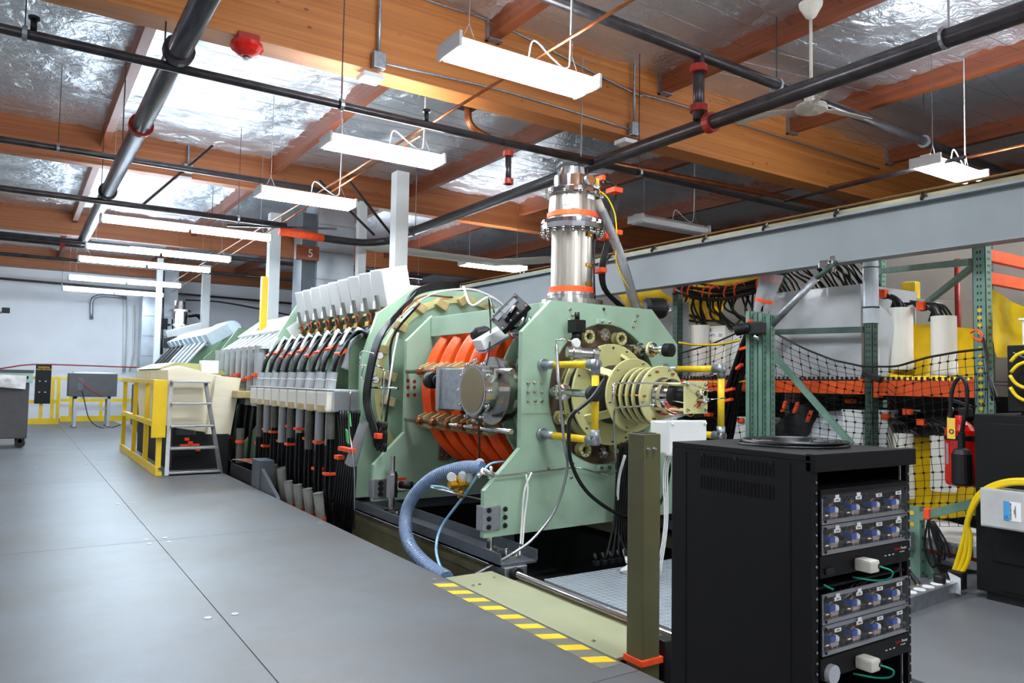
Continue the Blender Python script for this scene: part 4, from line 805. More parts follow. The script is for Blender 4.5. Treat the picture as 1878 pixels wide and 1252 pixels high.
# slate cable trough beside the walkway
t=thing('cable_trough','dark slate metal cable trough standing in the walkway edge below the white box row','trough',(2.5,8.8,-.1))
a=P(468,905,x=2.5); b=P(487,835,x=2.5)
MB().box((2.45,a.y-.35,-.1),(2.62,a.y,.33)).build('upright_box',SLATE,t); MB().prism([(a.y-.36,-.12),(a.y-.36,.24),(a.y-1.0,0.0),(a.y-1.3,-.25),(a.y-1.3,-.4),(a.y-.36,-.4)],'x',2.46,2.5).build('side_panel',SLATE,t)
t=thing('cable_trough','dark slate open trough with thin orange cables behind the upright one, before the ladder','trough',(2.6,10.2,-.1))
MB().box((2.47,9.1,-.1),(2.49,10.6,.16)).box((2.8,9.1,-.1),(2.82,10.6,.16)).box((2.47,10.58,-.1),(2.82,10.6,.16)).build('trough_walls',BLKP,t)
for i in range(4): MB().tube([(2.5+.06*i,10.6,.2),(2.55+.06*i,10.4,.21),(2.6+.06*i,9.4,.2),(2.6+.06*i,9.3,.05)],.008,5,3).build('orange_wire',STRAP if i%2 else ALU,t)
# ---- second section, y 10.9 .. 14
for k in range(8):
    y=10.9+k*.36
    c=V(3.4,y,2.02); R=rotY(math.radians(-38))
    o=MB().bbox(c+V(-.16,-.16,-.1),c+V(.3,.15,.12),.01,R,c).build('upper_box',WPLA,mach)
    MB().prism([(3.22,1.98),(3.3,2.06),(2.98,1.72),(2.86,1.72)],'y',y-.12,y+.1).build('flared_chute',mat('chute_plastic','c9d2d8',.28,vs=4,var=.08),o)
    MB().lathe(V(2.9,y,1.76),(-.06,0,-1),[(0,.09),(.1,.075),(.4,.06),(.85,.055)],14,caps=False).build('grey_sleeve',MATS['grey_tube_sleeve'],o)
    MB().ring(V(2.87,y,1.35-.04*(k%3)),(-.06,0,-1),.082,.06,.04,14).build('orange_strap',STRAP,o)
    for j in range(3): MB().tube([V(2.84,y+.03*j,.95),V(2.8,y+.03*j,.5),V(2.75,y+.04*j,-.3)],.018,6,3).build('black_cable',CABLE,o)
    if k%2==0: MB().lathe(V(2.66,y,.6),(0,0,-1),[(0,.06),(.5,.05)],12,caps=False).build('grey_sleeve',SLEEVED,o); MB().ring(V(2.66,y,.42),(0,0,-1),.065,.055,.04,14).build('orange_strap',STRAP,o)
for k in range(3):
    y=11.2+k*.9; MB().bbox((3.7,y,2.1),(4.1,y+.6,2.35),.02,rotY(-.2)).build('upper_box',WPLA,mach)
for y in (10.95,12.6,14.2): MB().prism([(3.05,.0),(3.05,.9),(2.95,.7),(2.7,.35),(2.7,.0)],'y',y,y+.06).prism([(3.6,2.05),(3.35,2.2),(3.05,1.75),(2.98,1.2),(3.3,1.2)],'y',y,y+.06).build('green_gusset',G10e,mach)
mb=MB(); mb.bbox((2.62,10.95,1.02),(2.95,11.4,1.12),.01).bbox((2.6,11.5,1.0),(2.95,13.5,1.14),.01); mb.build('wood_block',TAN,mach)
# ---- third section, y 15 .. 21
BGR=mat('pale_blue_box','cfe0ea',.4,vs=4,var=.05); 
for k in range(9):
    y=15.2+k*.5
    c=V(3.2,y,2.1); o=MB().bbox(c+V(-.2,-.2,-.1),c+V(.25,.15,.14),.012,rotY(-.55),c).build('upper_box',BGR,mach)
    for j in range(4): MB().tube([c+V(-.15,j*.06,-.1),c+V(-.4,j*.06,-.4),V(2.5,y+j*.06,1.3)],.02,6,3).build('black_cable',CABLE if k>4 else MATS['grey_tube_sleeve'],o)
MB().plate_hole(octa(1.05),(MX,MZ),.57,15.0,15.06,40).build('module_plate',G10e,mach)
MB().plate_hole(octa(1.15),(MX,MZ),.57,17.6,17.66,40).build('module_plate',G10e,mach)
o=MB().bbox((3.3,20.0,2.25),(3.9,21.6,2.6),.03,rotY(-.3)).build('upper_box',WPLA,mach)
for k in range(6): MB().box((3.2,20.05+k*.26,2.05),(3.34,20.15+k*.26,2.3)).build('black_slot',BLK,o)
MB().lathe((3.9,17,2.35),(0,1,0),[(0,.2),(1.2,.2)],20).build('pale_duct_tube',BGR,mach)
MB().bbox((3.7,14.3,1.75),(4.6,14.8,2.15),.01).build('power_box',BLKP,mach)
for k in range(4): MB().box((3.76+k*.2,14.28,1.82),(3.9+k*.2,14.3,2.1)).build('louvre',ALU,mach)
# far pump
t=thing('turbopump','small distant steel vacuum pump with black hoses, rising behind the far boxes','pump',(4.1,22.5,1.9)); x,y=4.15,22.5
q=P(328,600,y=22.5); x=q.x
MB().lathe((x,y,1.8),(0,0,1),[(0,.2),(.9,.2),(.901,.3),(.95,.3),(.951,.22),(1.3,.22),(1.301,.3),(1.36,.3),(1.361,.16),(1.6,.14)],20).build('pump_body',CHROME,t)
for j in range(4): MB().tube([(x+.25,y,3.0),(x+.5,y-.1*j,3.0),(x+.7,y-.1*j,2.6),(x+.6,y,2.1)],.04,6).build('black_cable',CABLE,t)
MB().ring((x+.68,y-.15,2.65),(0,0,1),.14,.1,.1,12).build('orange_strap',STRAP,t)
MB().bbox((x-.5,y-.1,2.6),(x-.3,y,2.9),.01).build('side_box',BLKP,t)
# big cream boxes beside the fence
t=thing('cream_box_row','row of large translucent cream plastic boxes behind the yellow fence','plastic box',(2.2,12.5,.5))
for k in range(6):
    y=11.45+k*.55
    MB().prism([(1.85,.6),(2.42,.5),(2.5,1.33),(2.35,1.36),(1.95,1.46),(1.78,1.4)],'y',y,y+.52).build('cream_box',CREAM,t)
MB().prism([(2.3,.5),(2.62,.48),(2.74,1.3),(2.4,1.33)],'y',11.3,11.9).build('cream_box',CREAM,t)
MB().prism([(1.75,1.42),(2.0,1.52),(2.5,1.50),(2.75,1.36),(2.6,1.32)],'y',12.2,14.6).build('yellow_green_cover',mat('cover_yellow_green','b5b377',.45),t)
MB().bbox((2.35,12.1,1.36),(2.6,12.3,1.56),.01).build('label_panel',LABEL,t)
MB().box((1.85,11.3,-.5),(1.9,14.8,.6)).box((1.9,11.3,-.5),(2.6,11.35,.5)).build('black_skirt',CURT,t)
for z,x0,x1 in ((.33,1.95,2.2),(-.05,1.93,2.2)): MB().box((x0,11.27,z),(x1,11.3,z+.04)).build('orange_strap',STRAP,t)
for k in range(4): MB().bbox((2.0+.05*k,11.24,.42-.05*k),(2.06+.05*k,11.3,.46-.05*k),.004).build('orange_strap',STRAP,t)
# yellow fence
t=thing('guard_rail','yellow steel guard rail standing on the walkway left of the machine','rail',(1.63,12.8,0))
X=1.62
for y in (10.92,12.1,13.4,14.8): MB().box((X-.02,y,.1),(X+.04,y+.08,1.24)).build('post',YEL,t)
MB().box((X-.035,10.9,.62),(X+.035,14.9,.69)).build('mid_rail',YEL,t); MB().box((X-.035,10.9,1.2),(X+.035,14.9,1.26)).build('top_rail',YEL,t)
MB().box((X-.03,10.88,0),(X+.0,14.95,.11)).box((X,10.88,0.0),(X+.05,14.95,.05)).build('toe_board',YEL,t)
MB().bbox((X-.10,10.84,.5),(X+.07,10.9,1.26),.004).build('end_plate',YEL,t)
# ladder steps
t=thing('step_ladder','grey aluminium ladder steps next to the yellow guard rail','ladder',(2.0,11.0,0))
for (xb,xt) in ((1.72,1.8),(2.4,2.24)): MB().bar((xb,10.82,0),(xt,11.25,1.25),.05,.03).build('side_rail',ALU,t)
for z,w_ in ((.02,.0),(.33,.02),(.62,.03),(.92,.045),(1.22,.05)): MB().bbox((1.74+w_,10.78+z*.3,z),(2.4-w_*2.2,11.0+z*.3,z+.03),.004).build('step',ALU,t)
# yellow tall post
yt=P(485,508,y=12.4)
solo('yellow_post',MB().bbox(V(yt.x-.06,12.3,1.75),V(yt.x+.04,12.4,yt.z),.006),YEL,'tall yellow square post rising behind the white boxes, left of the white columns','post')
# ================================================================= RIGHT SIDE: PALLET RACKS
random.seed(21)
XR0=5.9
def rackpost(label,x,y,z0,z1,m=RGREEN,w_=.08,d=.07,holes=True):
    t=thing('rack_post',label,'post',(x,y,z0))
    mb=MB(); mb.box((x-w_/2,y-d/2,z0),(x-w_/2+.004,y+d/2,z1)).box((x-w_/2,y-d/2,z0),(x+w_/2,y-d/2+.004,z1)).box((x-w_/2,y+d/2-.004,z0),(x+w_/2,y+d/2,z1)); mb.build('channel',m,t)
    if holes:
        mb=MB(); z=z0+.05
        while z<z1-.03:
            mb.box((x-w_/2-.001,y-.016,z),(x-w_/2+.001,y-.006,z+.018)).box((x-w_/2-.001,y+.006,z),(x-w_/2+.001,y+.016,z+.018)).box((x-.015,y-d/2-.001,z),(x-.005,y-d/2+.001,z+.018)).box((x+.008,y-d/2-.001,z),(x+.018,y-d/2+.001,z+.018)); z+=.05
        tag(mb.build('slot_holes',BLK,t),kind='stuff')
    MB().box((x-.07,y-.06,z0),(x+.07,y+.06,z0+.008)).build('base_plate',m,t)
    return t
t=rackpost('pale green slotted rack post at right, beside the red fire extinguisher',5.87,2.68,0,2.6,w_=.09,d=.09)
mb=MB()
for k in range(18):
    z=.95+k*.055
    MB().cyl((5.824,2.68,z),(5.822,2.68,z),.014,n=10)
    mb.cyl((5.826,2.68,z),(5.823,2.68,z),.015,n=10)
tag(mb.build('round_holes',YELTAPE,t),kind='stuff')
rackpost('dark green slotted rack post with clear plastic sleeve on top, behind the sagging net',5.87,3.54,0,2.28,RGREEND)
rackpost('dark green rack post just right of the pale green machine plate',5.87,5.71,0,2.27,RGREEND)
rackpost('rear pale green rack post seen between the sleeved post and the shelf cross bars',7.1,4.18,0,2.7)
rackpost('rear green rack post seen above the glossy plastic box',7.1,5.3,0,2.7,RGREEND)
rackpost('rear green rack post behind the yellow tarp at far right',7.1,3.2,0,2.7,RGREEND)
t=thing('post_sleeve','clear plastic tube slipped over the top of the dark green rack post','sleeve',(5.87,3.54,1.85))
MB().cyl((5.87,3.54,1.84),(5.87,3.54,2.36),.062,n=20,caps=False).build('tube',mat('clear_tube_plastic','d9e2e8',.12,vs=3,alpha=.72,spec=.8),t); MB().ring((5.87,3.54,1.97),(0,0,1),.066,.061,.012,20).ring((5.87,3.54,2.3),(0,0,1),.066,.061,.008,20).build('black_tie',BLK,t)
# bundle of uprights in front of the racks
t=thing('upright_bundle','bundle of pale green slotted rack uprights in front of the net, camera clamped on','post',(5.3,4.2,0))
for i,(dx,dy) in enumerate(((-.05,.06),(0,.02),(0,-.03),(.04,-.08))):
    x,y=5.3+dx,4.2+dy; MB().box((x-.03,y-.022,.0),(x+.03,y-.018,1.95-.012*i)).box((x-.03,y-.022,.0),(x-.026,y+.022,1.95-.012*i)).build('upright',RGREEN,t)
    mb=MB()
    for k in range(37): mb.box((x-.006,y-.0235,.08+k*.05),(x+.006,y-.021,.105+k*.05))
    tag(mb.build('slot_holes',RGREEND,t),kind='stuff')
# clamped camera
c=P(1382,600,x=5.15)
t=thing('photo_camera','black camera with lens clamped on the green upright bundle','camera',c)
MB().bbox(c+V(-.0,-.08,-.06),c+V(.07,.06,.05),.012).build('camera_body',BLK,t); MB().lathe(c+V(.03,.05,0),(-.3,1,-.12),[(0,.045),(.03,.05),(.06,.045),(.1,.052),(.13,.05),(.13,.04)],20).build('lens',BLKP,t)
MB().bbox(c+V(.0,.04,.05),c+V(.05,.07,.07),.004).build('orange_tag',STRAP,t); MB().cyl(c+V(.03,0,-.06),c+V(.05,.0,-.11),.02).build('clamp',CHROME,t)
# beams
def shelfbeam(label,a,b,h=.11,m=RORANGE):
    t=thing('shelf_beam',label,'beam',a); a,b=Vector(a),Vector(b); d=(b-a).normalized()
    MB().bar(a,b,.05,h,up=(0,0,1)).build('beam',m,t); MB().box(a-V(.035,.03,h/2),a+V(.035,.03,h/2+.02)).box(b-V(.035,.03,h/2+.02),b+V(.035,.03,h/2)).build('end_connector',m,t); return t
shelfbeam('orange shelf beam left of the dark green post, under the glossy plastic box',(5.87,3.60,1.31),(5.87,5.66,1.31))
shelfbeam('orange shelf beam carrying the yellow tarp and white cylinders, right of the dark green post',(5.87,2.73,1.31),(5.87,3.49,1.31),.12)
shelfbeam('orange shelf beam running back left behind the machine nose',(5.87,5.76,1.31),(5.87,8.5,1.31))
shelfbeam('upper orange beam at the far right edge',(5.9,2.68,2.30),(9.0,2.68,2.30),.085)
shelfbeam('lower of the two orange beams at the far right edge',(5.9,2.68,2.13),(9.0,2.68,2.13),.085)
shelfbeam('rear red-orange shelf beam behind the white panel',(7.1,3.25,1.9),(7.1,4.1,1.9),.06,RORANGE)
shelfbeam('low orange shelf beam near the floor at right',(5.87,2.73,.12),(5.87,3.49,.12),.1)
t=thing('wire_deck','dark wire shelf deck resting on the orange beams','shelf',(6.5,4.2,1.37))
mb=MB(); y=2.75
while y<8.4: mb.box((5.86,y,1.365),(7.1,y+.006,1.375)).box((5.853,y,1.365),(5.86,y+.02,1.40)); y+=.045
tag(mb.build('deck_wires',PIPE,t),kind='stuff'); MB().box((5.88,2.75,1.35),(7.1,8.4,1.362)).build('deck_board',DGREY,t)
t=thing('rack_brace','green cross bar and diagonal brace between front and rear rack posts, upper right','brace',(6.5,3.5,2))
MB().bar(P(1615,497,x=7.05),P(1782,480,x=5.95),.05).build('cross_bar',RGREEN,t); MB().bar(P(1700,555,x=6.6),P(1783,490,x=5.95),.04).build('diagonal',RGREEN,t)
t=thing('rack_brace','dark green bars over the glossy plastic box: one level, one slanting down to the right','brace',(5.8,4,1.3))
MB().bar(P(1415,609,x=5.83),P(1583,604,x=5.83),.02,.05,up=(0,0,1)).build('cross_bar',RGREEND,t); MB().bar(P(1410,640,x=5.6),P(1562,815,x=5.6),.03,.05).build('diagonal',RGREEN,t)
t=thing('slanting_conduit','grey conduit slanting up right from the green uprights to the crane beam','conduit',P(1415,600,x=5.35))
MB().cyl(P(1413,598,x=5.35),P(1497,510,x=5.42),.03,n=14).build('tube',GALV,t); MB().cyl(P(1495,512,x=5.42),P(1535,480,x=5.46),.02,n=10).build('green_rod',RGREEND,t); MB().cyl(P(1527,470,x=5.46),P(1529,498,x=5.46),.02).bbox(P(1500,490,x=5.44)-V(.02,.02,.01),P(1525,478,x=5.44)+V(.02,.02,.01),.004).build('clamp',CHROME,t)
# glossy polycarbonate box
a=P(1420,690,x=5.96); b=P(1580,690,x=5.96); zt=P(1580,520,x=5.96).z
t=thing('plastic_cover_box','large glossy grey clear-plastic box on the orange shelf between the green posts','box',(6.4,(a.y+b.y)/2,1.376))
MB().bbox((5.96,b.y,1.378),(5.975,a.y+.05,zt),.004).build('front_sheet',SHEETP,t); MB().box((5.975,b.y,1.378),(6.85,b.y+.01,zt)).build('side_sheet',SHEETP,t); MB().box((5.975,a.y+.04,1.378),(6.85,a.y+.05,zt)).build('side_sheet',SHEETP,t)
for k in range(3): MB().bbox((6.15,b.y+.1+k*.38,1.378),(6.55,b.y+.42+k*.38,1.98),.02).build('capacitor_case',HDPE,t)
# white cylinders and yellow tarp
def pcyl(label,px0,px1,yt,yb,X,name='plastic_cylinder',m=HDPE,grp=None):
    a=P((px0+px1)/2,yb,x=X); b=P((px0+px1)/2,yt,x=X); u=P(px0,yb,x=X); v=P(px1,yb,x=X)
    cy=a.y; d=math.hypot(X,cy); r=float((px1-px0)/2/1380*(X*M[0,2]+cy*M[1,2]))
    t=thing(name,label,'container',(X,cy,a.z),grp)
    MB().lathe((X,cy,a.z),(0,0,1),[(0,r*.95),(.02,r),(.2*(b.z-a.z),r),(.2*(b.z-a.z)+.003,r*.97),((b.z-a.z),r*.97)],28).build('body',m,t)
    MB().lathe((X,cy,b.z-.01),(0,0,1),[(0,r*.9),(.012,r*.9)],28).build('lid',WPLA,t)
    for j in range(6):
        y=cy+random.uniform(-.05,.05)
        MB().tube([(X-.03+j*.015,y,b.z),(X-.02,y+.05,b.z+.09),(X+.05,y+.2+.02*j,b.z+.13),(X+.15,y+.5,b.z+.1+.01*j)],.009,6).build('black_cable',CABLE,t)
    return t
pcyl('tall white plastic cylinder on the orange shelf, just right of the dark green post',1630,1674,565,678,6.1,grp='white cylinders on the upper shelf')
pcyl('tall white plastic cylinder between yellow tarps, left of the pale green post',1710,1754,580,688,6.1,grp='white cylinders on the upper shelf')
pcyl('white cylinder on the left shelf behind the yellow tape ribbon',1263,1302,597,690,6.1,grp='white cylinders on the left shelf')
pcyl('lower white cylinder beneath the orange shelf, behind the net',1640,1676,795,912,6.0,grp='white cylinders on the lower shelf')
pcyl('lower white cylinder behind the fire extinguisher hose',1709,1752,800,900,6.0,grp='white cylinders on the lower shelf')
def sheet(name,label,pts,m,cat,X=None,th=.01,sag=.03,n=12):
    # quad cloth from four corners, gently wrinkled
    a,b,c,d=[Vector(p) for p in pts]; vs=[]; nrm=(b-a).cross(d-a).normalized()
    for s_ in (0,1):
        for j in range(n+1):
            for i in range(n+1):
                u,v=i/n,j/n; p=(a*(1-u)+b*u)*(1-v)+(d*(1-u)+c*u)*v
                p=p+nrm*(noise.noise(p*4)*sag+noise.noise(p*11)*sag*.4+th*s_); vs.append(p)
    N1=(n+1)**2; fs=[]
    for s_ in (0,1):
        for j in range(n):
            for i in range(n): q=s_*N1+j*(n+1)+i; fs.append((q,q+1,q+n+2,q+n+1) if s_ else (q,q+n+1,q+n+2,q+1))
    return solo(name,MB().add(vs,fs,True),m,label,cat)
sheet('yellow_tarp','bright yellow tarp hanging behind the white cylinders on the orange shelf',[P(1612,590,x=6.35),P(1800,602,x=6.35),P(1800,700,x=6.2),P(1612,692,x=6.2)],YELT,'tarp')
sheet('yellow_tarp','yellow tarp edge draped over the front of the orange shelf',[P(1625,684,x=5.97),P(1800,692,x=5.97),P(1805,702,x=5.86),P(1660,700,x=5.86)],YELT,'tarp',sag=.02)
sheet('yellow_tarp','yellow tarp under the orange shelf behind the net and extinguisher',[P(1655,800,x=6.25),P(1800,805,x=6.25),P(1790,945,x=6.2),P(1650,960,x=6.2)],YELT,'tarp')
sheet('yellow_tarp','large yellow tarp hanging in a point at the far right edge',[P(1806,525,x=6.1),P(1900,578,x=5.9),P(1900,655,x=5.9),P(1828,655,x=6.1)],YELT,'tarp',sag=.05)
sheet('yellow_tarp','crumpled yellow tarp on top of the left racks under the crane beam',[P(1255,505,x=6.6),P(1410,500,x=6.4),P(1390,535,x=6.2),P(1250,590,x=6.4)],YELT,'tarp',sag=.14)
sheet('yellow_tarp','crumpled yellow tarp between black cables on the left shelf',[P(1255,540,x=6.7),P(1330,545,x=6.7),P(1320,590,x=6.6),P(1255,590,x=6.6)],YELT,'tarp',sag=.1)
sheet('yellow_tarp','small yellow tarp piece at the beam end behind the black motor',[P(1125,532,x=6.6),P(1200,520,x=6.6),P(1235,550,x=6.6),P(1160,575,x=6.6)],YELT,'tarp',sag=.05)
sheet('plastic_sheet','white plastic panel standing behind the right cylinder',[P(1680,548,x=6.8),P(1812,552,x=6.8),P(1812,640,x=6.8),P(1680,640,x=6.8)],WPLA,'panel',sag=.005)
sheet('plastic_sheet','white plastic sheet flaring from the glossy box toward the left cylinder',[P(1597,545,x=6.0),P(1640,585,x=6.0),P(1626,690,x=6.0),P(1600,690,x=6.0)],WPLA,'panel',sag=.01)
sheet('plastic_sheet','narrow grey clear-plastic panel right of the leftmost dark green post',[P(1243,555,x=5.95),P(1262,553,x=5.95),P(1262,700,x=5.95),P(1243,702,x=5.95)],SHEETP,'panel',sag=.003)
sheet('plastic_sheet','grey clear plastic behind the black motor, left of the leftmost dark green post',[P(1205,560,x=6.2),P(1230,560,x=6.2),P(1232,660,x=6.2),P(1208,620,x=6.2)],SHEETP,'panel',sag=.01)
def pbox(name,label,px0,px1,yt,yb,X,dep,m,cat='box',lab=None):
    a=P(px0,yb,x=X); b=P(px1,yb,x=X); zt=P((px0+px1)/2,yt,x=X).z
    t=thing(name,label,cat,(X+dep/2,(a.y+b.y)/2,a.z)); MB().bbox((X,b.y,a.z),(X+dep,a.y,zt),.012).build('body',m,t)
    MB().bbox((X-.004,b.y-.004,zt-.02),(X+dep+.004,a.y+.004,zt+.004),.004).build('lid',m,t)
    if lab:
        p=P(lab[0],lab[1],x=X-.003); q=P(lab[2],lab[3],x=X-.003); MB().box((X-.003,q.y,q.z),(X-.001,p.y,p.z)).build('paper_label',LABEL,t)
        if lab[4]: text(lab[4],(p.z-q.z)*.6,INK,t,(X-.004,(p.y+q.y)/2,(p.z+q.z)/2),(0,-1,0),(0,0,1))
    return t
pbox('capacitor_box','pale box with a paper label next to the left white cylinder',1303,1330,598,690,6.15,.4,CREAMP,lab=(1301,609,1324,622,'PPT - 30'))
pbox('capacitor_box','grey-white box right of the labelled one on the left shelf',1331,1378,600,690,6.25,.4,WPLA)
pbox('capacitor_box','white box on the lower shelf left of the dark green post, behind the net',1545,1582,752,835,5.98,.5,WPLA)
pbox('capacitor_box','white box on the lower shelf right of the dark green post, behind the net',1598,1628,752,850,5.98,.5,WPLA)
pbox('capacitor_box','white box on the lower shelf behind the left part of the net',1335,1383,765,830,6.1,.4,WPLA)
pbox('capacitor_box','small dark instrument box under the orange shelf, centre',1512,1540,702,738,6.2,.2,SLATE)
pbox('capacitor_box','small light box under the orange shelf near the green uprights',1440,1456,717,738,6.0,.1,GALV)
sheet('plastic_hood','frosted plastic hood sloping on the lower shelf between the green uprights and the dark post',[P(1420,840,x=5.95),P(1500,755,x=6.1),P(1545,752,x=6.1),P(1545,850,x=5.9)],mat('frosted_hood_plastic','c4ccd2',.3,vs=2,var=.1),'hood',sag=.02)
pbox('storage_crate','blue plastic crate low on the rack behind the green rail',1712,1790,978,1006,6.2,.4,mat('crate_blue','31576f',.5))
# thick cable harness
t=thing('cable_harness','thick black cable harness with orange ties sloping down behind the net','cables',P(1330,800,x=5.7))
for j in range(16):
    o=V(.025*math.cos(j*.4*math.pi)*(1+.4*(j%3)),.05*math.sin(j*1.1),.0)
    MB().tube([P(1390,585,x=5.6)+o,P(1368,640,x=5.65)+o,P(1345,710,x=5.7)+o,P(1328,790,x=5.7)+o*1.4,P(1305,850,x=5.7)+o*2],.016,6,4).build('black_cable',CABLE,t)
for x,y,dx in ((1372,636,.09),(1332,716,.09),(1330,735,.08),(1356,672,.03)): q=P(x,y,x=5.58); MB().obox(q,V(.02,0,0),V(0,dx,-.02),V(0,.002,.012)).build('orange_tie',STRAP,t)
t=thing('cable_harness','black cable harness draped along the upper left rack with many orange ties','cables',P(1300,540,x=6.1))
pts=[P(1243,528,x=6.1),P(1262,532,x=6.1),P(1300,538,x=6.1),P(1340,536,x=6.1),P(1400,520,x=6.1),P(1440,505,x=6.2)]
for j in range(9): MB().tube([p+V(0,0,.02*math.sin(j*2.4+i))+V(.02*j-.08,0,.018*(j-4)) for i,p in enumerate(pts)],.014,6,4).build('black_cable',CABLE,t)
for i,p in enumerate(smooth(pts,3)[1:15]): 
    if i%3!=1: MB().ring(p+V(-.02,0,.0),(0,1,.2),.088,.08,.018,12).build('orange_tie',STRAP,t)
for j in range(18):
    x0=1262+j*7; MB().tube([P(x0,540,x=6.1),P(x0+random.randint(-12,14),565,x=6.05),P(x0+random.randint(-5,30),585,x=6.1),P(x0+random.randint(5,50),600+random.randint(-12,10),x=6.2)],.012,6,4).build('black_cable',CABLE,t)
for k,(cx_,cy_,X,n_) in enumerate(((1500,510,6.5,10),(1420,520,6.6,8),(1560,500,6.6,8))):
    t=thing('cable_harness',('black cables arching over the glossy plastic box','black cables leaving the clear sleeve left of the glossy box','black cables arching behind the sleeved post')[k],'cables',P(cx_,cy_,x=X))
    for j in range(n_): MB().tube([P(cx_-70+j*11,cy_-35,x=X-.3),P(cx_-45+j*11,cy_-12+random.randint(-6,6),x=X),P(cx_-20+j*9,cy_+6+random.randint(-5,5),x=X),P(cx_+j*8,cy_+30,x=X)],.012,6,4).build('black_cable',CABLE,t)
for k,(x0,y0,x1) in enumerate(((1620,540,1680),(1690,562,1745))):
    t=thing('cable_harness',('black cables fanning from an orange tie to the left white cylinder','black cables fanning from an orange tie to the right white cylinder')[k],'cables',P(x0,y0,x=6.1))
    for j in range(8): MB().tube([P(x0-20,y0-10,x=6.2),P(x0,y0,x=6.1)+V(0,0,.008*j-.03),P(x0+20,y0+2+j,x=6.1),P(x0+14+5*j,y0+27,x=6.12)],.01,6,4).build('black_cable',CABLE,t)
    q=P(x0,y0,x=6.08); MB().bbox(q-V(.03,.03,.03),q+V(.03,.03,.04),.006).build('orange_tie',STRAP,t)
t=thing('cable_harness','black cables with orange ties crossing the dark space under the orange shelf','cables',P(1680,760,x=6.1))
for j in range(14): MB().tube([P(1610,748+j*2,x=6.2),P(1650,752+j*3,x=6.15),P(1700,760+j*3,x=6.1),P(1745,775+j*3,x=6.1)],.011,6,4).build('black_cable',CABLE,t)
for j in range(12): MB().tube([P(1620,765,x=6.1),P(1640,770,x=6.05),P(1645+4*j,800,x=6.02)],.009,6,4).tube([P(1690,775,x=6.1),P(1712,782,x=6.05),P(1712+3*j,805,x=6.02)],.009,6,4).build('black_cable',CABLE,t)
for x,y in ((1625,764),(1665,755),(1691,774)): q=P(x,y,x=6.0); MB().bbox(q-V(.03,.03,.025),q+V(.03,.03,.025),.006).build('orange_tie',STRAP,t)
t=thing('cable_harness','broad black cable fan with orange ties sweeping across the lower rack behind the uprights','cables',P(1450,780,x=5.9))
for j in range(22): MB().tube([P(1500,740+j*2,x=6.1),P(1465,745+j*3,x=5.95),P(1430,775+j*3,x=5.9),P(1375+j*3,822+j,x=5.9)],.013,6,4).build('black_cable',CABLE,t)
for x,y in ((1438,745),(1460,747),(1484,763)): q=P(x,y,x=5.84); MB().obox(q,V(.012,0,0),V(0,.014,.0),V(0,-.02,.05)).build('orange_tie',STRAP,t)
for k,(px_,py_) in enumerate(((1300,760),(1320,700),(1360,770),(1560,735),(1600,725))):
    t=thing('cable_harness','%s loose black cable tangle on the dark lower shelf, from the left'%ORD[k],'cables',P(px_,py_,x=6.2))
    for j in range(6): MB().tube([P(px_-25+random.randint(-6,6),py_+random.randint(-9,9),x=6.2),P(px_+random.randint(-9,9),py_+random.randint(-14,14),x=6.15),P(px_+30,py_+random.randint(-9,20),x=6.2)],.012,6,5).build('black_cable',CABLE,t)
    q=P(px_,py_,x=6.1); MB().bbox(q-V(.03,.04,.02),q+V(.03,.04,.02),.006).build('orange_tie',STRAP,t)
# clear sleeve over cables
t=thing('cable_sleeve','clear plastic sleeve with orange bands, rising to the crane beam left of the glossy box','sleeve',P(1400,570,x=5.75))
a=P(1395,572,x=5.75); b=P(1416,500,x=5.75); MB().lathe(a,b-a,[(0,.07),((b-a).length,.11)],20,caps=False).build('tube',CLEARP,t)
for f_ in (.3,.85): MB().ring(a+(b-a)*f_,b-a,.085,.075,.03,16).build('orange_band',STRAP,t)
for j in range(6): MB().tube([a+V(.02*j-.05,.02*j-.05,0),b+V(.02*j-.05,.02*j-.05,.1)],.012,6,1).build('black_cable',CABLE,t)
# dark backing: rear of rack stacks
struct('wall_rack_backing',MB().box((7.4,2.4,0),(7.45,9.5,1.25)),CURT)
# more distant stock on the left racks
for k in range(4):
    y=6.3+k*.6; MB()
    solo('capacitor_box',MB().bbox((6.1,y,1.376),(6.7,y+.5,2.0),.02),WPLA,'%s white box of the rack row hidden mostly behind the machine nose, from the front'%ORD[k],'box','rear white boxes')
solo('tape_ribbon',MB().tube([P(1245,628,x=5.6),P(1275,632,x=5.6),P(1320,631,x=5.5),P(1357,624,x=5.4)],[.012],4,6),YELTAPE,'yellow barrier tape ribbon strung from the dark green post to the green uprights','tape')
solo('tape_ribbon',MB().tube([P(1295,700,x=5.8),P(1340,702,x=5.75),P(1382,696,x=5.6)],[.009],4,6),YELTAPE,'lower yellow tape ribbon across the orange beam left of the uprights','tape')
# ---- safety net
t=thing('safety_net','black knotted safety net sagging between the green posts','net',P(1500,800,x=5.5))
def topcurve(px):
    pts=[(1245,648),(1300,632),(1345,612),(1385,590),(1430,615),(1480,640),(1530,660),(1583,672),(1640,672),(1700,655),(1760,645),(1805,640)]
    for i in range(len(pts)-1):
        if pts[i][0]<=px<=pts[i+1][0]: u=(px-pts[i][0])/(pts[i+1][0]-pts[i][0]); return pts[i][1]*(1-u)+pts[i+1][1]*u
    return pts[-1][1]
def netx(px): return 5.55+.2*math.sin((px-1245)/560*math.pi)
def bot(px): return 880 if px<1640 else 965
mb=MB(); rope=[]; cols=list(range(1245,1806,16)); grid=[]
for px in cols:
    tp=topcurve(px); col=[]
    n=22
    for j in range(n+1):
        y=tp+(bot(px)-tp)*j/n; col.append(P(px+3*math.sin(j*.7+px*.02),y,x=netx(px)))
    grid.append(col)
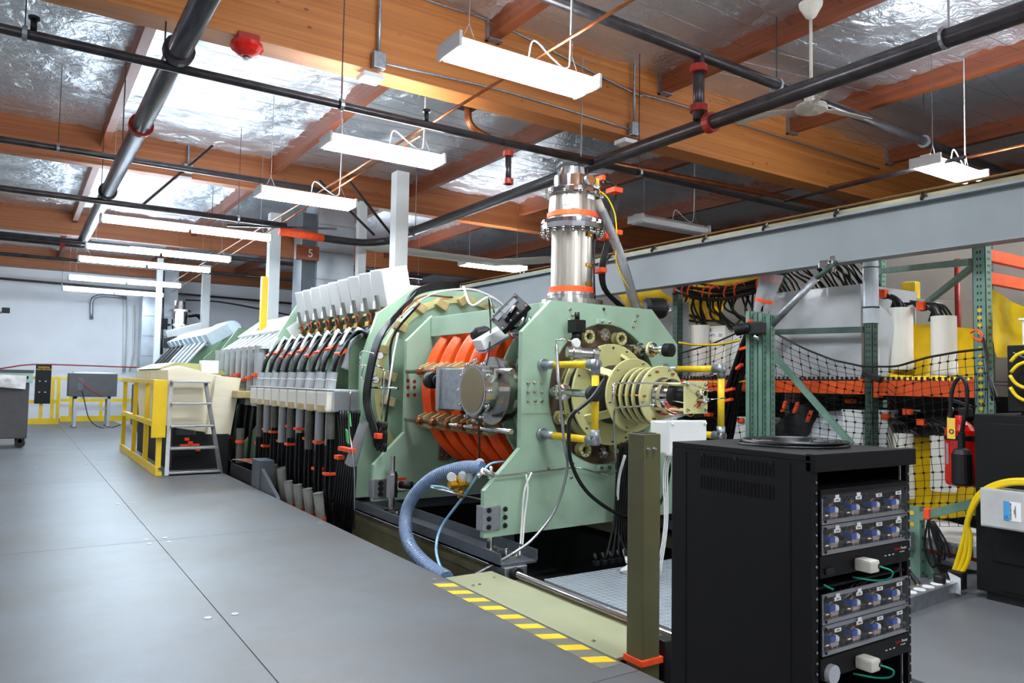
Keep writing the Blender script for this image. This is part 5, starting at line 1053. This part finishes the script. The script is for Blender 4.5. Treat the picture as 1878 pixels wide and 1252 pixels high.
for i,col in enumerate(grid):
    for j in range(len(col)-1): mb.bar(col[j],col[j+1],.0032)
    if i<len(grid)-1:
        for j in range(len(col)): mb.bar(col[j],grid[i+1][j],.0032)
tag(mb.build('net_cords',CABLE,t),kind='stuff')
MB().tube([c_[0] for c_ in grid],.009,6,2).build('top_rope',CABLE,t)
mb=MB()
for col in grid:
    for p in col[1::2]: mb.obox(p,V(.007,0,0),V(0,.007,0),V(0,0,.007))
tag(mb.build('knots',CABLE,t),kind='stuff')
q=P(1600,690,x=5.7); solo('black_connector',MB().bbox(q-V(.03,.08,.025),q+V(.03,.08,.025),.008,rotX(.35)),BLK,'black cable connector block hanging on the net rope at the dark green post','connector')
# ---- fire extinguisher
c=P(1762,890,x=5.35); k=.00375
t=thing('fire_extinguisher','red fire extinguisher with black hose, horn and yellow tag hanging on the rack post','fire extinguisher',c)
R_=.092; zt=P(1762,775,x=5.35).z; z0=c.z
MB().lathe((c.x,c.y,z0),(0,0,1),[(0,R_*.8),(.01,R_*.95),(.03,R_),(zt-z0-.05,R_),(zt-z0-.01,R_*.75),(zt-z0+.02,R_*.35),(zt-z0+.05,R_*.3)],32).build('cylinder',RED,t)
MB().ring((c.x,c.y,zt-.1),(0,0,1),R_*1.03,R_*.98,.03,32).build('black_band',BLK,t)
MB().bbox((c.x+.02,c.y-.05,zt+.04),(c.x+.08,c.y+.02,zt+.1),.006).bar((c.x+.03,c.y-.06,zt+.11),(c.x+.03,c.y+.09,zt+.16),.02).bar((c.x+.03,c.y-.02,zt+.09),(c.x+.03,c.y+.09,zt+.08),.015).build('valve_handle',BLK,t)
MB().cyl((c.x+.0,c.y+.05,zt+.1),(c.x-.02,c.y+.06,zt+.03),.014).build('gauge',CHROME,t)
MB().box((c.x+.05,c.y-.03,z0+.2),(5.83,c.y+.03,z0+.26)).build('bracket',BLK,t)
MB().tube([P(1746,800,x=5.25),P(1743,750,x=5.25),P(1748,710,x=5.25),P(1760,692,x=5.25),P(1772,705,x=5.25),P(1773,740,x=5.25),P(1766,780,x=5.25),P(1763,800,x=5.25)],.013,8).build('hose',BLK,t)
MB().lathe(P(1763,793,x=5.22),(0,0,-1),[(0,.022),(.1,.022),(.11,.045),(.14,.06),(.33,.062),(.34,.055)],20).build('discharge_horn',BLK,t)
a=P(1738,766,x=5.2); b=P(1752,805,x=5.2); MB().bbox((5.2,b.y,b.z),(5.203,a.y+.005,a.z),.001).build('yellow_tag',YTAG,t); MB().ring((5.199,(a.y+b.y)/2,(a.z+b.z)/2-.02),(1,0,0),.016,.010,.002,16).build('tag_ring',INK,t)
a=P(1738,812,x=5.27); MB().bbox(a+V(-.005,-.06,-.14),a+V(0,.01,0),.001).build('grey_label',GALV,t)
# ---- near green frame, power strip, yellow cables
fx=5.3
t=thing('low_rack','low pale green slotted rack frame with a diagonal brace behind the black cabinet','frame',P(1675,1090,x=fx))
a=P(1660,925,x=fx); b=P(1685,1098,x=fx); d_=P(1685,925,x=fx)
MB().box((fx,d_.y,b.z),(fx+.004,a.y,a.z)).box((fx,d_.y-.004,b.z),(fx+.07,d_.y,a.z)).build('post',RGREEN,t)
for i in range(4): MB().cyl((fx-.001,(a.y+d_.y)/2,a.z-.05-i*.08),(fx-.003,(a.y+d_.y)/2,a.z-.05-i*.08),.016,n=14).build('round_hole',YELTAPE,t)
mb=MB()
for i in range(9): mb.box((fx+.03,d_.y-.0065,a.z-.07-i*.08),(fx+.04,d_.y-.0035,a.z-.05-i*.08))
tag(mb.build('slot_holes',BLK,t),kind='stuff')
MB().bar(P(1683,948,x=fx+.03),P(1795,920,x=fx+.03),.055).build('top_rail',RGREEN,t); MB().bar(P(1683,1000,x=fx+.1),P(1722,1070,x=fx+.1),.06).build('diagonal',RGREEN,t)
MB().bbox(P(1700,942,x=fx)-V(.012,.02,.036),P(1700,942,x=fx)+V(.06,.02,.036),.006).build('orange_tie',STRAP,t)
MB().cyl(P(1715,1060,x=fx+.02),P(1727,1078,x=fx+.02),.05).build('grey_foot_wrap',GALV,t)
for j in range(4): MB().tube([P(1703,950,x=fx),P(1696+9*j,990,x=fx),P(1700+13*j,1020,x=fx),P(1712+10*j,1040-8*j,x=fx),P(1722+4*j,1010-6*j,x=fx),P(1706+2*j,955,x=fx)],.007,6).build('cable_loop',CABLE,t)
t=thing('white_deck','white scalloped wire deck with a plastic sheet low on the rack','shelf',(5.9,2.9,.25))
MB().prism([(5.36,2.5),(6.0,2.75),(6.2,3.1),(6.2,3.5),(5.36,3.3)],'z',.25,.27).build('sheet',mat('white_deck_sheet','cfcfd2',.4,vs=5,var=.08),t)
for i in range(24): MB().box((5.34,2.5+i*.033,.2),(5.36,2.52+i*.033,.27)).build('tooth',ALU,t)
t=thing('outlet_strip','long grey outlet strip with round white caps lying on the floor','power strip',(5.05,2.5,0))
a=P(1648,1130,z=0); b=P(1757,1090,z=0); a=V(4.86,3.05,0); b=V(5.08,2.48,0)
a=P(1640,1135,z=0); d=(b-a).normalized(); s_=V(-d.y,d.x,0); mid=(a+b)/2
MB().obox(mid-s_*-.05+V(0,0,.045),(b-a)/2,s_*.055,V(0,0,.045)).build('strip_body',GALV,t)
for i in range(7): q=a+(b-a)*(.1+i*.13)+s_*.05+V(0,0,.091); MB().lathe(q,(0,0,1),[(0,.035),(.004,.033)],18).build('round_cap',LABEL,t)
q=a+(b-a)*.8+s_*.05+V(0,0,.095); MB().cyl(q,q+V(0,0,.05),.035).build('black_plug',BLK,t)
t=thing('yellow_cables','three thick bright yellow cables arching from the black cabinet down to the floor strip','cables',P(1740,1080,x=5.1))
for j in range(3):
    MB().tube([P(1900,880+3*j,x=4.98),P(1850,881+3*j,x=5.0),P(1812,893+4*j,x=5.03),P(1790,912+5*j,x=5.05),P(1775,950+5*j,x=5.08),P(1768,985,x=5.1)+V(0,-.02*j,0),P(1755,1030,x=5.12)+V(0,-.03*j,0),P(1740+2*j,1075,x=5.12)],.014,8).build('yellow_cable',YELW,t)
q=P(1752,1060,x=5.1); MB().bbox(q-V(.03,.06,.06),q+V(.03,.04,.05),.01).build('black_plug',BLK,t); 
sheet('foil_scrap','crumpled silvery plastic scrap at the end of the floor outlet strip',[P(1738,1048,x=5.05),P(1762,1060,x=5.05),P(1762,1090,x=5.0),P(1750,1086,x=5.0)],ALU,'scrap',sag=.02,n=6)
t=thing('switch_box','white switch boxes clamped to the low green frame','electrical box',P(1665,1000,x=5.25))
a=P(1663,975,x=5.22); MB().bbox(a+V(0,-.02,-.13),a+V(.07,.04,0),.006).build('box_body',GALV,t); MB().bbox(a+V(-.03,-.03,-.1),a+V(0,.03,-.02),.006).build('switch_plate',WPLA,t); a=P(1660,1070,x=5.22); MB().bbox(a+V(0,-.03,-.08),a+V(.08,.05,.05),.006).build('metal_box',ALU,t)
MB().tube([P(1652,1010,x=5.1),P(1662,1040,x=5.1),P(1680,1065,x=5.08),P(1693,1085,x=5.05)],.018,8).build('black_cable',CABLE,t); MB().tube([P(1682,1072,x=5.06),P(1697,1080,x=5.04),P(1705,1093,x=5.02)],.008,6).build('yellow_cable',YELW,t)
# ---- black cabinet at right edge
CXX=5.12
t=thing('black_cabinet','tall black steel cabinet at the right edge of the picture','cabinet',(5.45,1.9,0))
MB().bbox((CXX,1.35,.05),(CXX+.75,2.40,1.155),.006).build('body',BLKP,t); MB().bbox((CXX-.012,1.45,.62),(CXX,2.3,1.10),.004).build('door_panel',BLKP,t); MB().bbox((CXX-.012,1.45,.25),(CXX,2.3,.58),.004).build('door_panel',BLKP,t); MB().box((CXX-.008,1.5,.08),(CXX,2.25,.2)).build('plinth_panel',BLKP,t); MB().box((CXX+.02,1.4,0),(CXX+.7,2.35,.05)).build('base',BLK,t)
t=thing('power_box','light grey electrical box with a blue and white label mounted on the black cabinet','electrical box',(5.05,2.1,.45))
a=P(1800,893,x=5.0); b=P(1800,963,x=5.0); MB().bbox((4.98,1.5,b.z),(CXX-.014,a.y,a.z),.006).build('box_body',mat('box_light_grey','c3c3bf',.45),t); MB().box((4.976,1.5,b.z+.01),(4.98,a.y-.01,a.z-.01)).build('cover',mat('box_light_grey','c3c3bf',.45),t)
a=P(1840,918,x=4.973); b=P(1873,958,x=4.973); c_=(a.y+b.y)/2
MB().box((4.974,b.y,b.z),(4.976,a.y,a.z)).build('label_sheet',LABEL,t); MB().box((4.9725,a.y-(a.y-b.y)*.35,b.z),(4.974,a.y,a.z)).build('blue_panel',mat('label_blue','4aa3dd',.5),t)
text('G',.03,BLUE,t,(4.972,a.y-.014,b.z+.02),(0,0,1),(0,1,0)); text('POWER LINE FILTER',.011,INK,t,(4.972,c_+.008,(a.z+b.z)/2),(0,0,1),(0,1,0)); text('CAUTION\nHIGH LEAKAGE CURRENT',.006,INK,t,(4.972,c_-.014,(a.z+b.z)/2),(0,0,1),(0,1,0))
t=thing('power_supply','black instrument box with yellow cable loops standing on the black cabinet','instrument',(5.45,1.9,1.155))
MB().bbox((CXX+.02,1.4,1.175),(CXX+.6,2.21,1.585),.006).build('body',BLKP,t); MB().box((CXX,1.4,1.18),(CXX+.02,2.2,1.25)).build('front_lip',BLKP,t); MB().box((CXX+.05,1.45,1.155),(CXX+.55,2.15,1.175)).build('feet',BLK,t)
for r_,cy,cz in ((.11,2.07,1.43),(.12,2.06,1.36)): MB().tube([(CXX-.03-.01*math.sin(a),cy+r_*math.cos(a),cz+r_*math.sin(a)) for a in [i*.5 for i in range(1,13)]],.011,8,3).build('yellow_cable_loop',YELW,t)
MB().bbox((CXX-.01,1.99,1.49),(CXX+.02,2.05,1.54),.004).bbox((CXX-.01,1.97,1.36),(CXX+.02,2.03,1.41),.004).build('connector',GALV,t); MB().bar((CXX+.01,2.17,1.54),(CXX-.01,2.07,1.49),.006).build('thin_wire',GALV,t)
t=thing('storage_bin','white lidded plastic bin on top of the black instrument box','bin',(5.4,1.9,1.585)); MB().bbox((5.2,1.5,1.587),(5.5,2.15,1.74),.01).build('body',WPLA,t); MB().bbox((5.19,1.49,1.74),(5.51,2.165,1.755),.004).build('lid',WPLA,t)
t=thing('hanging_cords','black cords hanging down beside the pale green post','cables',(5.7,2.5,1.6))
for j in range(3): MB().tube([P(1803,615,x=5.75),P(1806+3*j,640+4*j,x=5.7),P(1812,680,x=5.65),P(1820+6*j,735,x=5.6)],.007,6).build('cord',CABLE,t)
MB().tube([P(1780,610,x=5.78),P(1790,605,x=5.76),P(1800,612,x=5.74),P(1799,625,x=5.74),P(1785,618,x=5.76)],.008,6).build('orange_cord',STRAP,t)
# things on the far right wall region and red pole
solo('red_pole',MB().cyl(V(6.5,P(1757,598,x=6.5).y,1.376),P(1755,475,x=6.5),.022,n=12),REDP,'thin red vertical pole between the rear rack posts','pole')
solo('wall_tool',MB().bbox(P(1665,532,x=7.3)-V(.05,.1,.1),P(1675,520,x=7.3)+V(.05,.1,.02),.02),YELTAPE,'small yellow tool with cords hanging on the beige wall behind the racks','tool')
struct('wall_partition',MB().box((7.9,-5,0),(8.0,16,2.9)),WALLR)
# ---- foreground rack cabinet
RX0,RX1,RY0,RY1,RT=1.98,2.53,1.385,1.95,1.1
t=thing('equipment_rack','black open-front equipment rack in the right foreground','rack',(2.25,1.66,0))
MB().bbox((RX0,RY0,RT-.02),(RX1,RY1,RT),.003).build('top_panel',BLKP,t)
MB().bbox((RX0,RY0,0.05),(RX0+.012,RY1,RT-.02),.002).build('side_panel',BLKP,t); MB().bbox((RX1-.012,RY0+.04,0.05),(RX1,RY1,RT-.02),.002).build('side_panel',BLKP,t)
MB().box((RX0+.02,RY1-.01,.05),(RX1-.02,RY1,RT-.02)).build('rear_panel',BLKP,t); MB().box((RX0,RY0,.03),(RX1,RY1,.06)).build('bottom_panel',BLKP,t)
MB().bbox((RX0,RY0-.012,RT-.05),(RX1+.005,RY0+.02,RT+.004),.003).build('front_lip',BLKP,t)
for x0 in (RX0+.014,RX1-.034): MB().box((x0,RY0+.002,.06),(x0+.02,RY0+.02,RT-.05)).build('mounting_rail',BLKP,t)
mb=MB()
for i in range(30): mb.cyl((RX1-.024,RY0+.002,.12+i*.031),(RX1-.024,RY0-.002,.12+i*.031),.004,n=8).cyl((RX0+.024,RY0+.002,.12+i*.031),(RX0+.024,RY0-.002,.12+i*.031),.004,n=8)
tag(mb.build('rail_screws',ALU,t),kind='stuff')
VENT=mat('vent_opening','030303',.9)
for zz in (1.02,.95,.21):
    mb=MB()
    for i in range(22): mb.box((RX0-.0015,RY0+.13+i*.014,zz),(RX0+.0005,RY0+.136+i*.014,zz+.045))
    tag(mb.build('vent_slots',VENT,t),kind='stuff')
for yy in (RY0+.07,RY1-.07): MB().box((RX0-.0015,yy,.05),(RX0,yy+.003,RT-.03)).build('panel_seam',VENT,t)
bolts([(RX0,RY0+.14+i*.14,RT-.035) for i in range(3)],.006,(-1,0,0),.003,m=BLK,parent=t)
for zz in (.997,):
    MB().bbox((RX0+.04,RY0-.005,zz-.028),(RX1-.035,RY0+.3,zz),.003).build('shelf',BLKP,t)
MB().box((RX0+.036,RY0+.01,.700),(RX1-.036,RY0+.3,.706)).build('shelf',BLKP,t)
for x0 in (RX0+.05,RX1-.08):
    for y0 in (RY0+.05,RY1-.08): MB().cyl((x0,y0,.03),(x0+.0,y0,.0),.022,n=12).build('caster',BLK,t)
PZ=[(.982,.893),(.890,.803),(.688,.599),(.596,.508)]
names=('topmost','second from the top','third from the top','lowest')
for k,(z1,z0) in enumerate(PZ):
    u=thing('valve_panel','clear-fronted panel of four blue valves in the black rack, %s'%names[k],'rack panel',(2.26,RY0,z0),'clear valve panels in the rack')
    x0,x1=RX0+.045,RX1-.04; yf=RY0-.004
    MB().box((x0,yf+.01,z0),(x1,yf+.2,z0+.003)).box((x0,yf+.19,z0),(x1,yf+.2,z1)).build('tray',BLKP,u)
    MB().box((x0,yf,z0),(x1,yf+.006,z0+.012)).box((x0,yf,z1-.012),(x1,yf+.006,z1)).box((x0,yf,z0+.012),(x0+.006,yf+.006,z1-.012)).build('metal_frame',ALU,u)
    MB().box((x0,yf-.003,z0),(x1,yf-.001,z1)).build('clear_front',GLASSY,u)
    bolts([(x,yf-.003,z) for x in (x0+.014,x1-.014) for z in (z0+.009,z1-.009)],.0035,h=.002,parent=u,name='screw',m=BLK)
    for i in range(4):
        xc=x0+.075+i*.112; zc=z0+.027; y=yf+.014; g=1.12
        def Q(dx,dy,dz): return (xc+dx*g,y+dy*g,zc+dz*g)
        v=MB().bbox(Q(-.022,-.008,-.01),Q(.014,.02,.003),.003).cyl(Q(-.04,0,-.004),Q(0,0,-.006),.004,n=8).box(Q(-.016,-.006,-.022),Q(-.01,.01,-.01)).box(Q(.004,-.006,-.022),Q(.01,.01,-.01)).build('valve_body',mat('pink_steel','d8c4be',.25,.8,vs=9),u)
        MB().bbox(Q(-.022,-.006,.003),Q(.004,.02,.018),.003).build('blue_coil',BLUE,v)
        MB().lathe(Q(.006,.006,.008),(.8,-.5,-.2),[(0,.010),(.010,.012),(.016,.010)],14).build('chrome_cap',WPLA,v)
        MB().cyl(Q(.02,0,.001),Q(.036,-.01,-.004),.008,n=10).build('black_knob',BLK,v)
        for c_ in range(4): MB().bar(Q(-.018+c_*.007,.004,.018),Q(-.016+c_*.008,0,.027),.0016).build('pin_wire',(BRASS,LABEL,BRASS,REDW)[c_],v)
        lz=z1-.014 if not(k==3 and i==1) else z1-.01
        MB().box((xc-.02,yf-.0045,lz-.011),(xc+.012,yf-.003,lz)).build('tag_label',LABEL,u); text('%s%d'%(('HVP','PLPV','HPI','HPV')[k],i+1+4*(k%2)),.007,INK,u,(xc-.004,yf-.005,lz-.0055),(1,0,0),(0,0,1),'label_text',.0002)
        if (k==0 and i<2) or (k==1 and i in(0,1,3)) or (k==2 and i<2) or (k==3 and i==1): MB().box((xc-.013,yf-.0045,lz),(xc+.006,yf-.003,lz+.010)).build('tag_label',LABEL,u)
    for j in range(6): MB().tube([(x0+.1+.05*j,yf+.03,z0+.05),(x0+.14+.04*j,yf+.06,z0+.075),(x0+.22,yf+.08,z0+.02)],.0012,4,4).build('thin_wire',ALU,u)
for k,(z1,z0) in enumerate(((.800,.735),(.502,.44))):
    u=thing('power_unit',('upper','lower')[k]+' black power unit with a white plug in its front in the rack','power unit',(2.26,RY0,z0),'black power units in the rack')
    x0,x1=RX0+.036,RX1-.036; MB().bbox((x0,RY0-.004,z0),(x1,RY0+.2,z1),.003).build('body',BLKP,u)
    text('Cyber',.013,RED,u,(x1-.068,RY0-.0055,z1-.018),(1,0,0),(0,0,1),'logo_text',.0003); text('Power',.013,LABEL,u,(x1-.030,RY0-.0055,z1-.018),(1,0,0),(0,0,1),'logo_text',.0003); text('CPS-1220RMS',.005,LABEL,u,(x1-.04,RY0-.0055,z1-.030),(1,0,0),(0,0,1),'model_text',.0003)
    for j in range(3): MB().bbox((x1-.14+j*.022,RY0-.0055,z1-.035),(x1-.13+j*.022,RY0-.004,z1-.032),.0005).build('indicator',LABEL,u)
    px=x0+.2; p=MB().bbox((px-.03,RY0-.06,z0+.006),(px+.02,RY0-.004,z0+.044),.008).build('white_plug',CREAMP,u); MB().cyl((px+.015,RY0-.06,z0+.025),(px+.015,RY0-.062,z0+.025),.008).build('plug_hole',BLK,p)
    MB().tube([(px+.012,RY0-.06,z0+.025),(px+.04,RY0-.085,z0+.012),(px+.052,RY0-.07,z0-.015),(px+.04,RY0-.03,z0-.028),(px+.0,RY0+.02,z0-.024)],.003,6).build('green_wire',GREENW,p)
    MB().bbox((x0+.02,RY0-.012,z0+.01),(x0+.06,RY0-.004,z0+.03),.004).build('rocker_switch',BLK,u)
MB().tube([(2.03,RY0-.006,.718),(2.045,RY0-.02,.708),(2.07,RY0-.01,.702)],.003,6).build('green_wire',GREENW,t)
MB().lathe((2.06,RY0-.02,.455),(0,1,0),[(0,.028),(.03,.028)],20).build('clear_knob_cover',mat('silver_film','d8dde2',.25,.5),t)
# coil of cable on top
t=thing('cable_coil','flat coil of thin black cable lying on top of the black rack','cable',(2.28,1.62,RT))
for j in range(13):
    r=.085+.008*j; MB().tube([(2.28+r*1.12*math.cos(a)+.006*math.sin(j*3),1.66+r*.95*math.sin(a),RT+.006+.0035*((j*5)%4)) for a in [i*math.pi/8 for i in range(17)]],.0032,6,2).build('cable_loop',CABLE,t)
solo('black_floor_cable',MB().tube([(2.75,1.75,.015),(2.95,1.55,.015),(3.1,1.5,.015),(3.3,1.3,.015)],.018,8),CABLE,'black cable on the floor at the lower right of the black rack','cable')
# ================================================================= FAR LEFT: CART, TABLE, RAILS, BOARD
t=thing('tool_cart','dark grey rolling tool cart at the left edge with a cloth on top','cart',(-.3,16.1,0))
MB().bbox((-1.6,15.9,.17),(.22,16.9,1.15),.02).build('body',DGREY,t); MB().bbox((-1.6,15.86,1.15),(.27,16.9,1.36),.02).build('top_tray',mat('cart_top_green','a9c4ba',.5),t); MB().bbox((-1.6,15.84,1.33),(.28,16.92,1.38),.01).build('rim',DGREY,t); MB().box((-1.6,15.855,1.22),(.2,15.86,1.27)).build('dark_slot',BLK,t)
for x,y in ((.12,16.0),(-1.4,16.0),(.12,16.8)): MB().cyl((x,y-.03,.08),(x,y+.03,.08),.08,n=18).build('caster_wheel',BLK,t); MB().bbox((x-.04,y-.03,.08),(x+.04,y+.03,.17),.01).build('caster_fork',CHROME,t)
sheet('cleaning_cloth','white cloth draped over the front of the grey tool cart',[V(-.34,15.80,1.30),V(.17,15.80,1.28),V(.16,15.78,1.04),V(-.30,15.78,1.08)],CLOTH,'cloth',sag=.09)
def farrail(label,x0,x1,y,posts):
    t=thing('guard_rail',label,'rail',((x0+x1)/2,y,0),'yellow rails at the far wall')
    MB().box((x0,y-.03,0),(x1,y+.03,.15)).build('toe_board',YEL,t); MB().box((x0,y-.025,.55),(x1,y+.025,.64)).build('mid_rail',YEL,t); MB().box((x0,y-.025,1.18),(x1,y+.025,1.25)).build('top_rail',YEL,t)
    for x in posts: MB().box((x-.04,y-.035,.15),(x+.04,y+.03,1.18)).build('post',YEL,t)
farrail('yellow guard rail section behind the tool cart and black board',-2.5,1.02,23.4,(-1.2,.6,.85,.98))
farrail('yellow guard rail section behind the grey cabinet table, set farther back',1.1,3.3,24.6,(1.35,2.1,3.1))
t=thing('hazard_board','black panel with yellow lettering hanging on the far yellow rail','board',(.6,23.3,.5))
a=P(66,668,y=23.3); b=P(90,740,y=23.3); MB().bbox((a.x,23.28,b.z),(b.x+.02,23.32,a.z),.004).build('panel',BLKP,t)
text('WARNING\nHIGH VOLTAGE',.055,YEL,t,((a.x+b.x)/2+.01,23.27,a.z-.1),(1,0,0),(0,0,1))
for x in (.3,.7):
    for z in (.35,.7): MB().bbox((a.x+x*(b.x-a.x)-.02,23.26,b.z+z*(a.z-b.z)*.8),(a.x+x*(b.x-a.x)+.02,23.28,b.z+z*(a.z-b.z)*.8+.03),.004).build('latch',ALU,t)
t=thing('grey_cabinet_table','dark grey box cabinet lying on a slotted metal leg frame near the far wall','table',(1.75,21.8,0))
a=P(127,684,y=21.7); b=P(214,727,y=21.7)
MB().bbox((a.x,21.7,b.z),(b.x,22.4,a.z),.01).build('box_body',DGREY,t); MB().box((a.x+.1,21.75,a.z),(b.x-.12,22.3,a.z+.04)).build('white_top_sheet',WPLA,t)
p=P(142,693,y=21.69); q=P(152,716,y=21.69); MB().bbox((p.x,21.685,q.z),(q.x,21.7,p.z),.003).build('access_panel',SLATE,t)
MB().tube([P(143,695,y=21.67),P(165,712,y=21.67),P(190,727,y=21.67)],.008,6).build('red_wire',REDW,t)
for x in (a.x+.13,b.x-.2):
    for y in (21.75,22.3): MB().box((x,y,0.04),(x+.07,y+.05,b.z)).build('leg',ALU,t); MB().cyl((x+.03,y,.0),(x+.03,y,.04),.05).build('foot',GALV,t)
MB().box((a.x+.13,21.75,b.z-.06),(b.x-.13,21.8,b.z)).build('rail',ALU,t); MB().box((a.x+.13,22.0,.42),(b.x-.13,22.04,.48)).build('rail',ALU,t)
MB().tube([P(151,715,y=21.66),P(157,745,y=21.6),P(164,768,y=21.5),P(180,782,y=21.3),P(200,785,y=21.3),P(222,778,y=21.5)],.012,6).build('power_cord',CABLE,t)
# far wall services
def wallpipe(label,pts,r,m=GALV): solo('wall_conduit',MB().tube(pts,r,10,3),m,label,'conduit')
wallpipe('grey gooseneck conduit high on the far wall under the tube lights',[P(168,585,y=26.05),P(168,555,y=26.05),P(174,545,y=26.05),P(190,542,y=26.05),P(232,546,y=26.05)],.05)
wallpipe('vertical grey conduit on the far wall right of the gooseneck',[P(228,548,y=26.1),P(229,590,y=26.1),P(227,680,y=26.1)],.05,WHITE)
wallpipe('thin vertical conduit beside the tall far duct',[P(246,560,y=26.1),P(244,640,y=26.1),P(238,680,y=26.1)],.03,WHITE)
wallpipe('long thin conduit across the far wall, right part',[P(340,550,y=26.1),P(400,553,y=26.1),P(485,568,y=26.1),P(540,580,y=26.1)],.025,PIPE)
wallpipe('thin red cord strung along the far wall at rail height',[P(0,676,y=25.6),P(60,668,y=25.6),P(150,670,y=25.6),P(262,674,y=25.6)],.02,REDP)
wallpipe('dark vertical conduit down the tall far duct',[P(300,480,y=24.7),P(298,560,y=24.7),P(296,650,y=24.7)],.04,PIPE)
t=thing('air_duct','tall pale galvanised duct against the far wall behind the machine end','duct',(3.6,25.2,0)); a=P(262,550,y=24.9); b=P(327,550,y=24.9)
MB().box((a.x,24.9,1.2),((a.x+b.x)/2-.02,25.6,3.75)).build('duct_body',DUCT,t); MB().box(((a.x+b.x)/2+.02,24.95,1.2),(b.x,25.6,4.6)).build('duct_body',DUCT,t)
for z in (1.9,2.5,3.1): MB().box((a.x-.02,24.88,z),(b.x+.02,24.9,z+.04)).build('seam',GALV,t)
t=thing('wall_camera','small dark camera on a bracket at the far left wall','camera',P(8,570,y=24)); q=P(10,569,y=24); MB().bbox(q-V(.08,.1,.07),q+V(.1,.1,.07),.02).build('camera_body',BLK,t); MB().bar(q+V(-.08,0,-.05),q+V(-.5,1.5,-.2),.04).build('bracket',GALV,t)
solo('far_floor_instrument',MB().bbox((2.45,20.0,.1),(2.9,21.0,1.1),.02),DGREY,'dark grey cabinet in the gap between the far yellow rail and the near guard rail','cabinet')
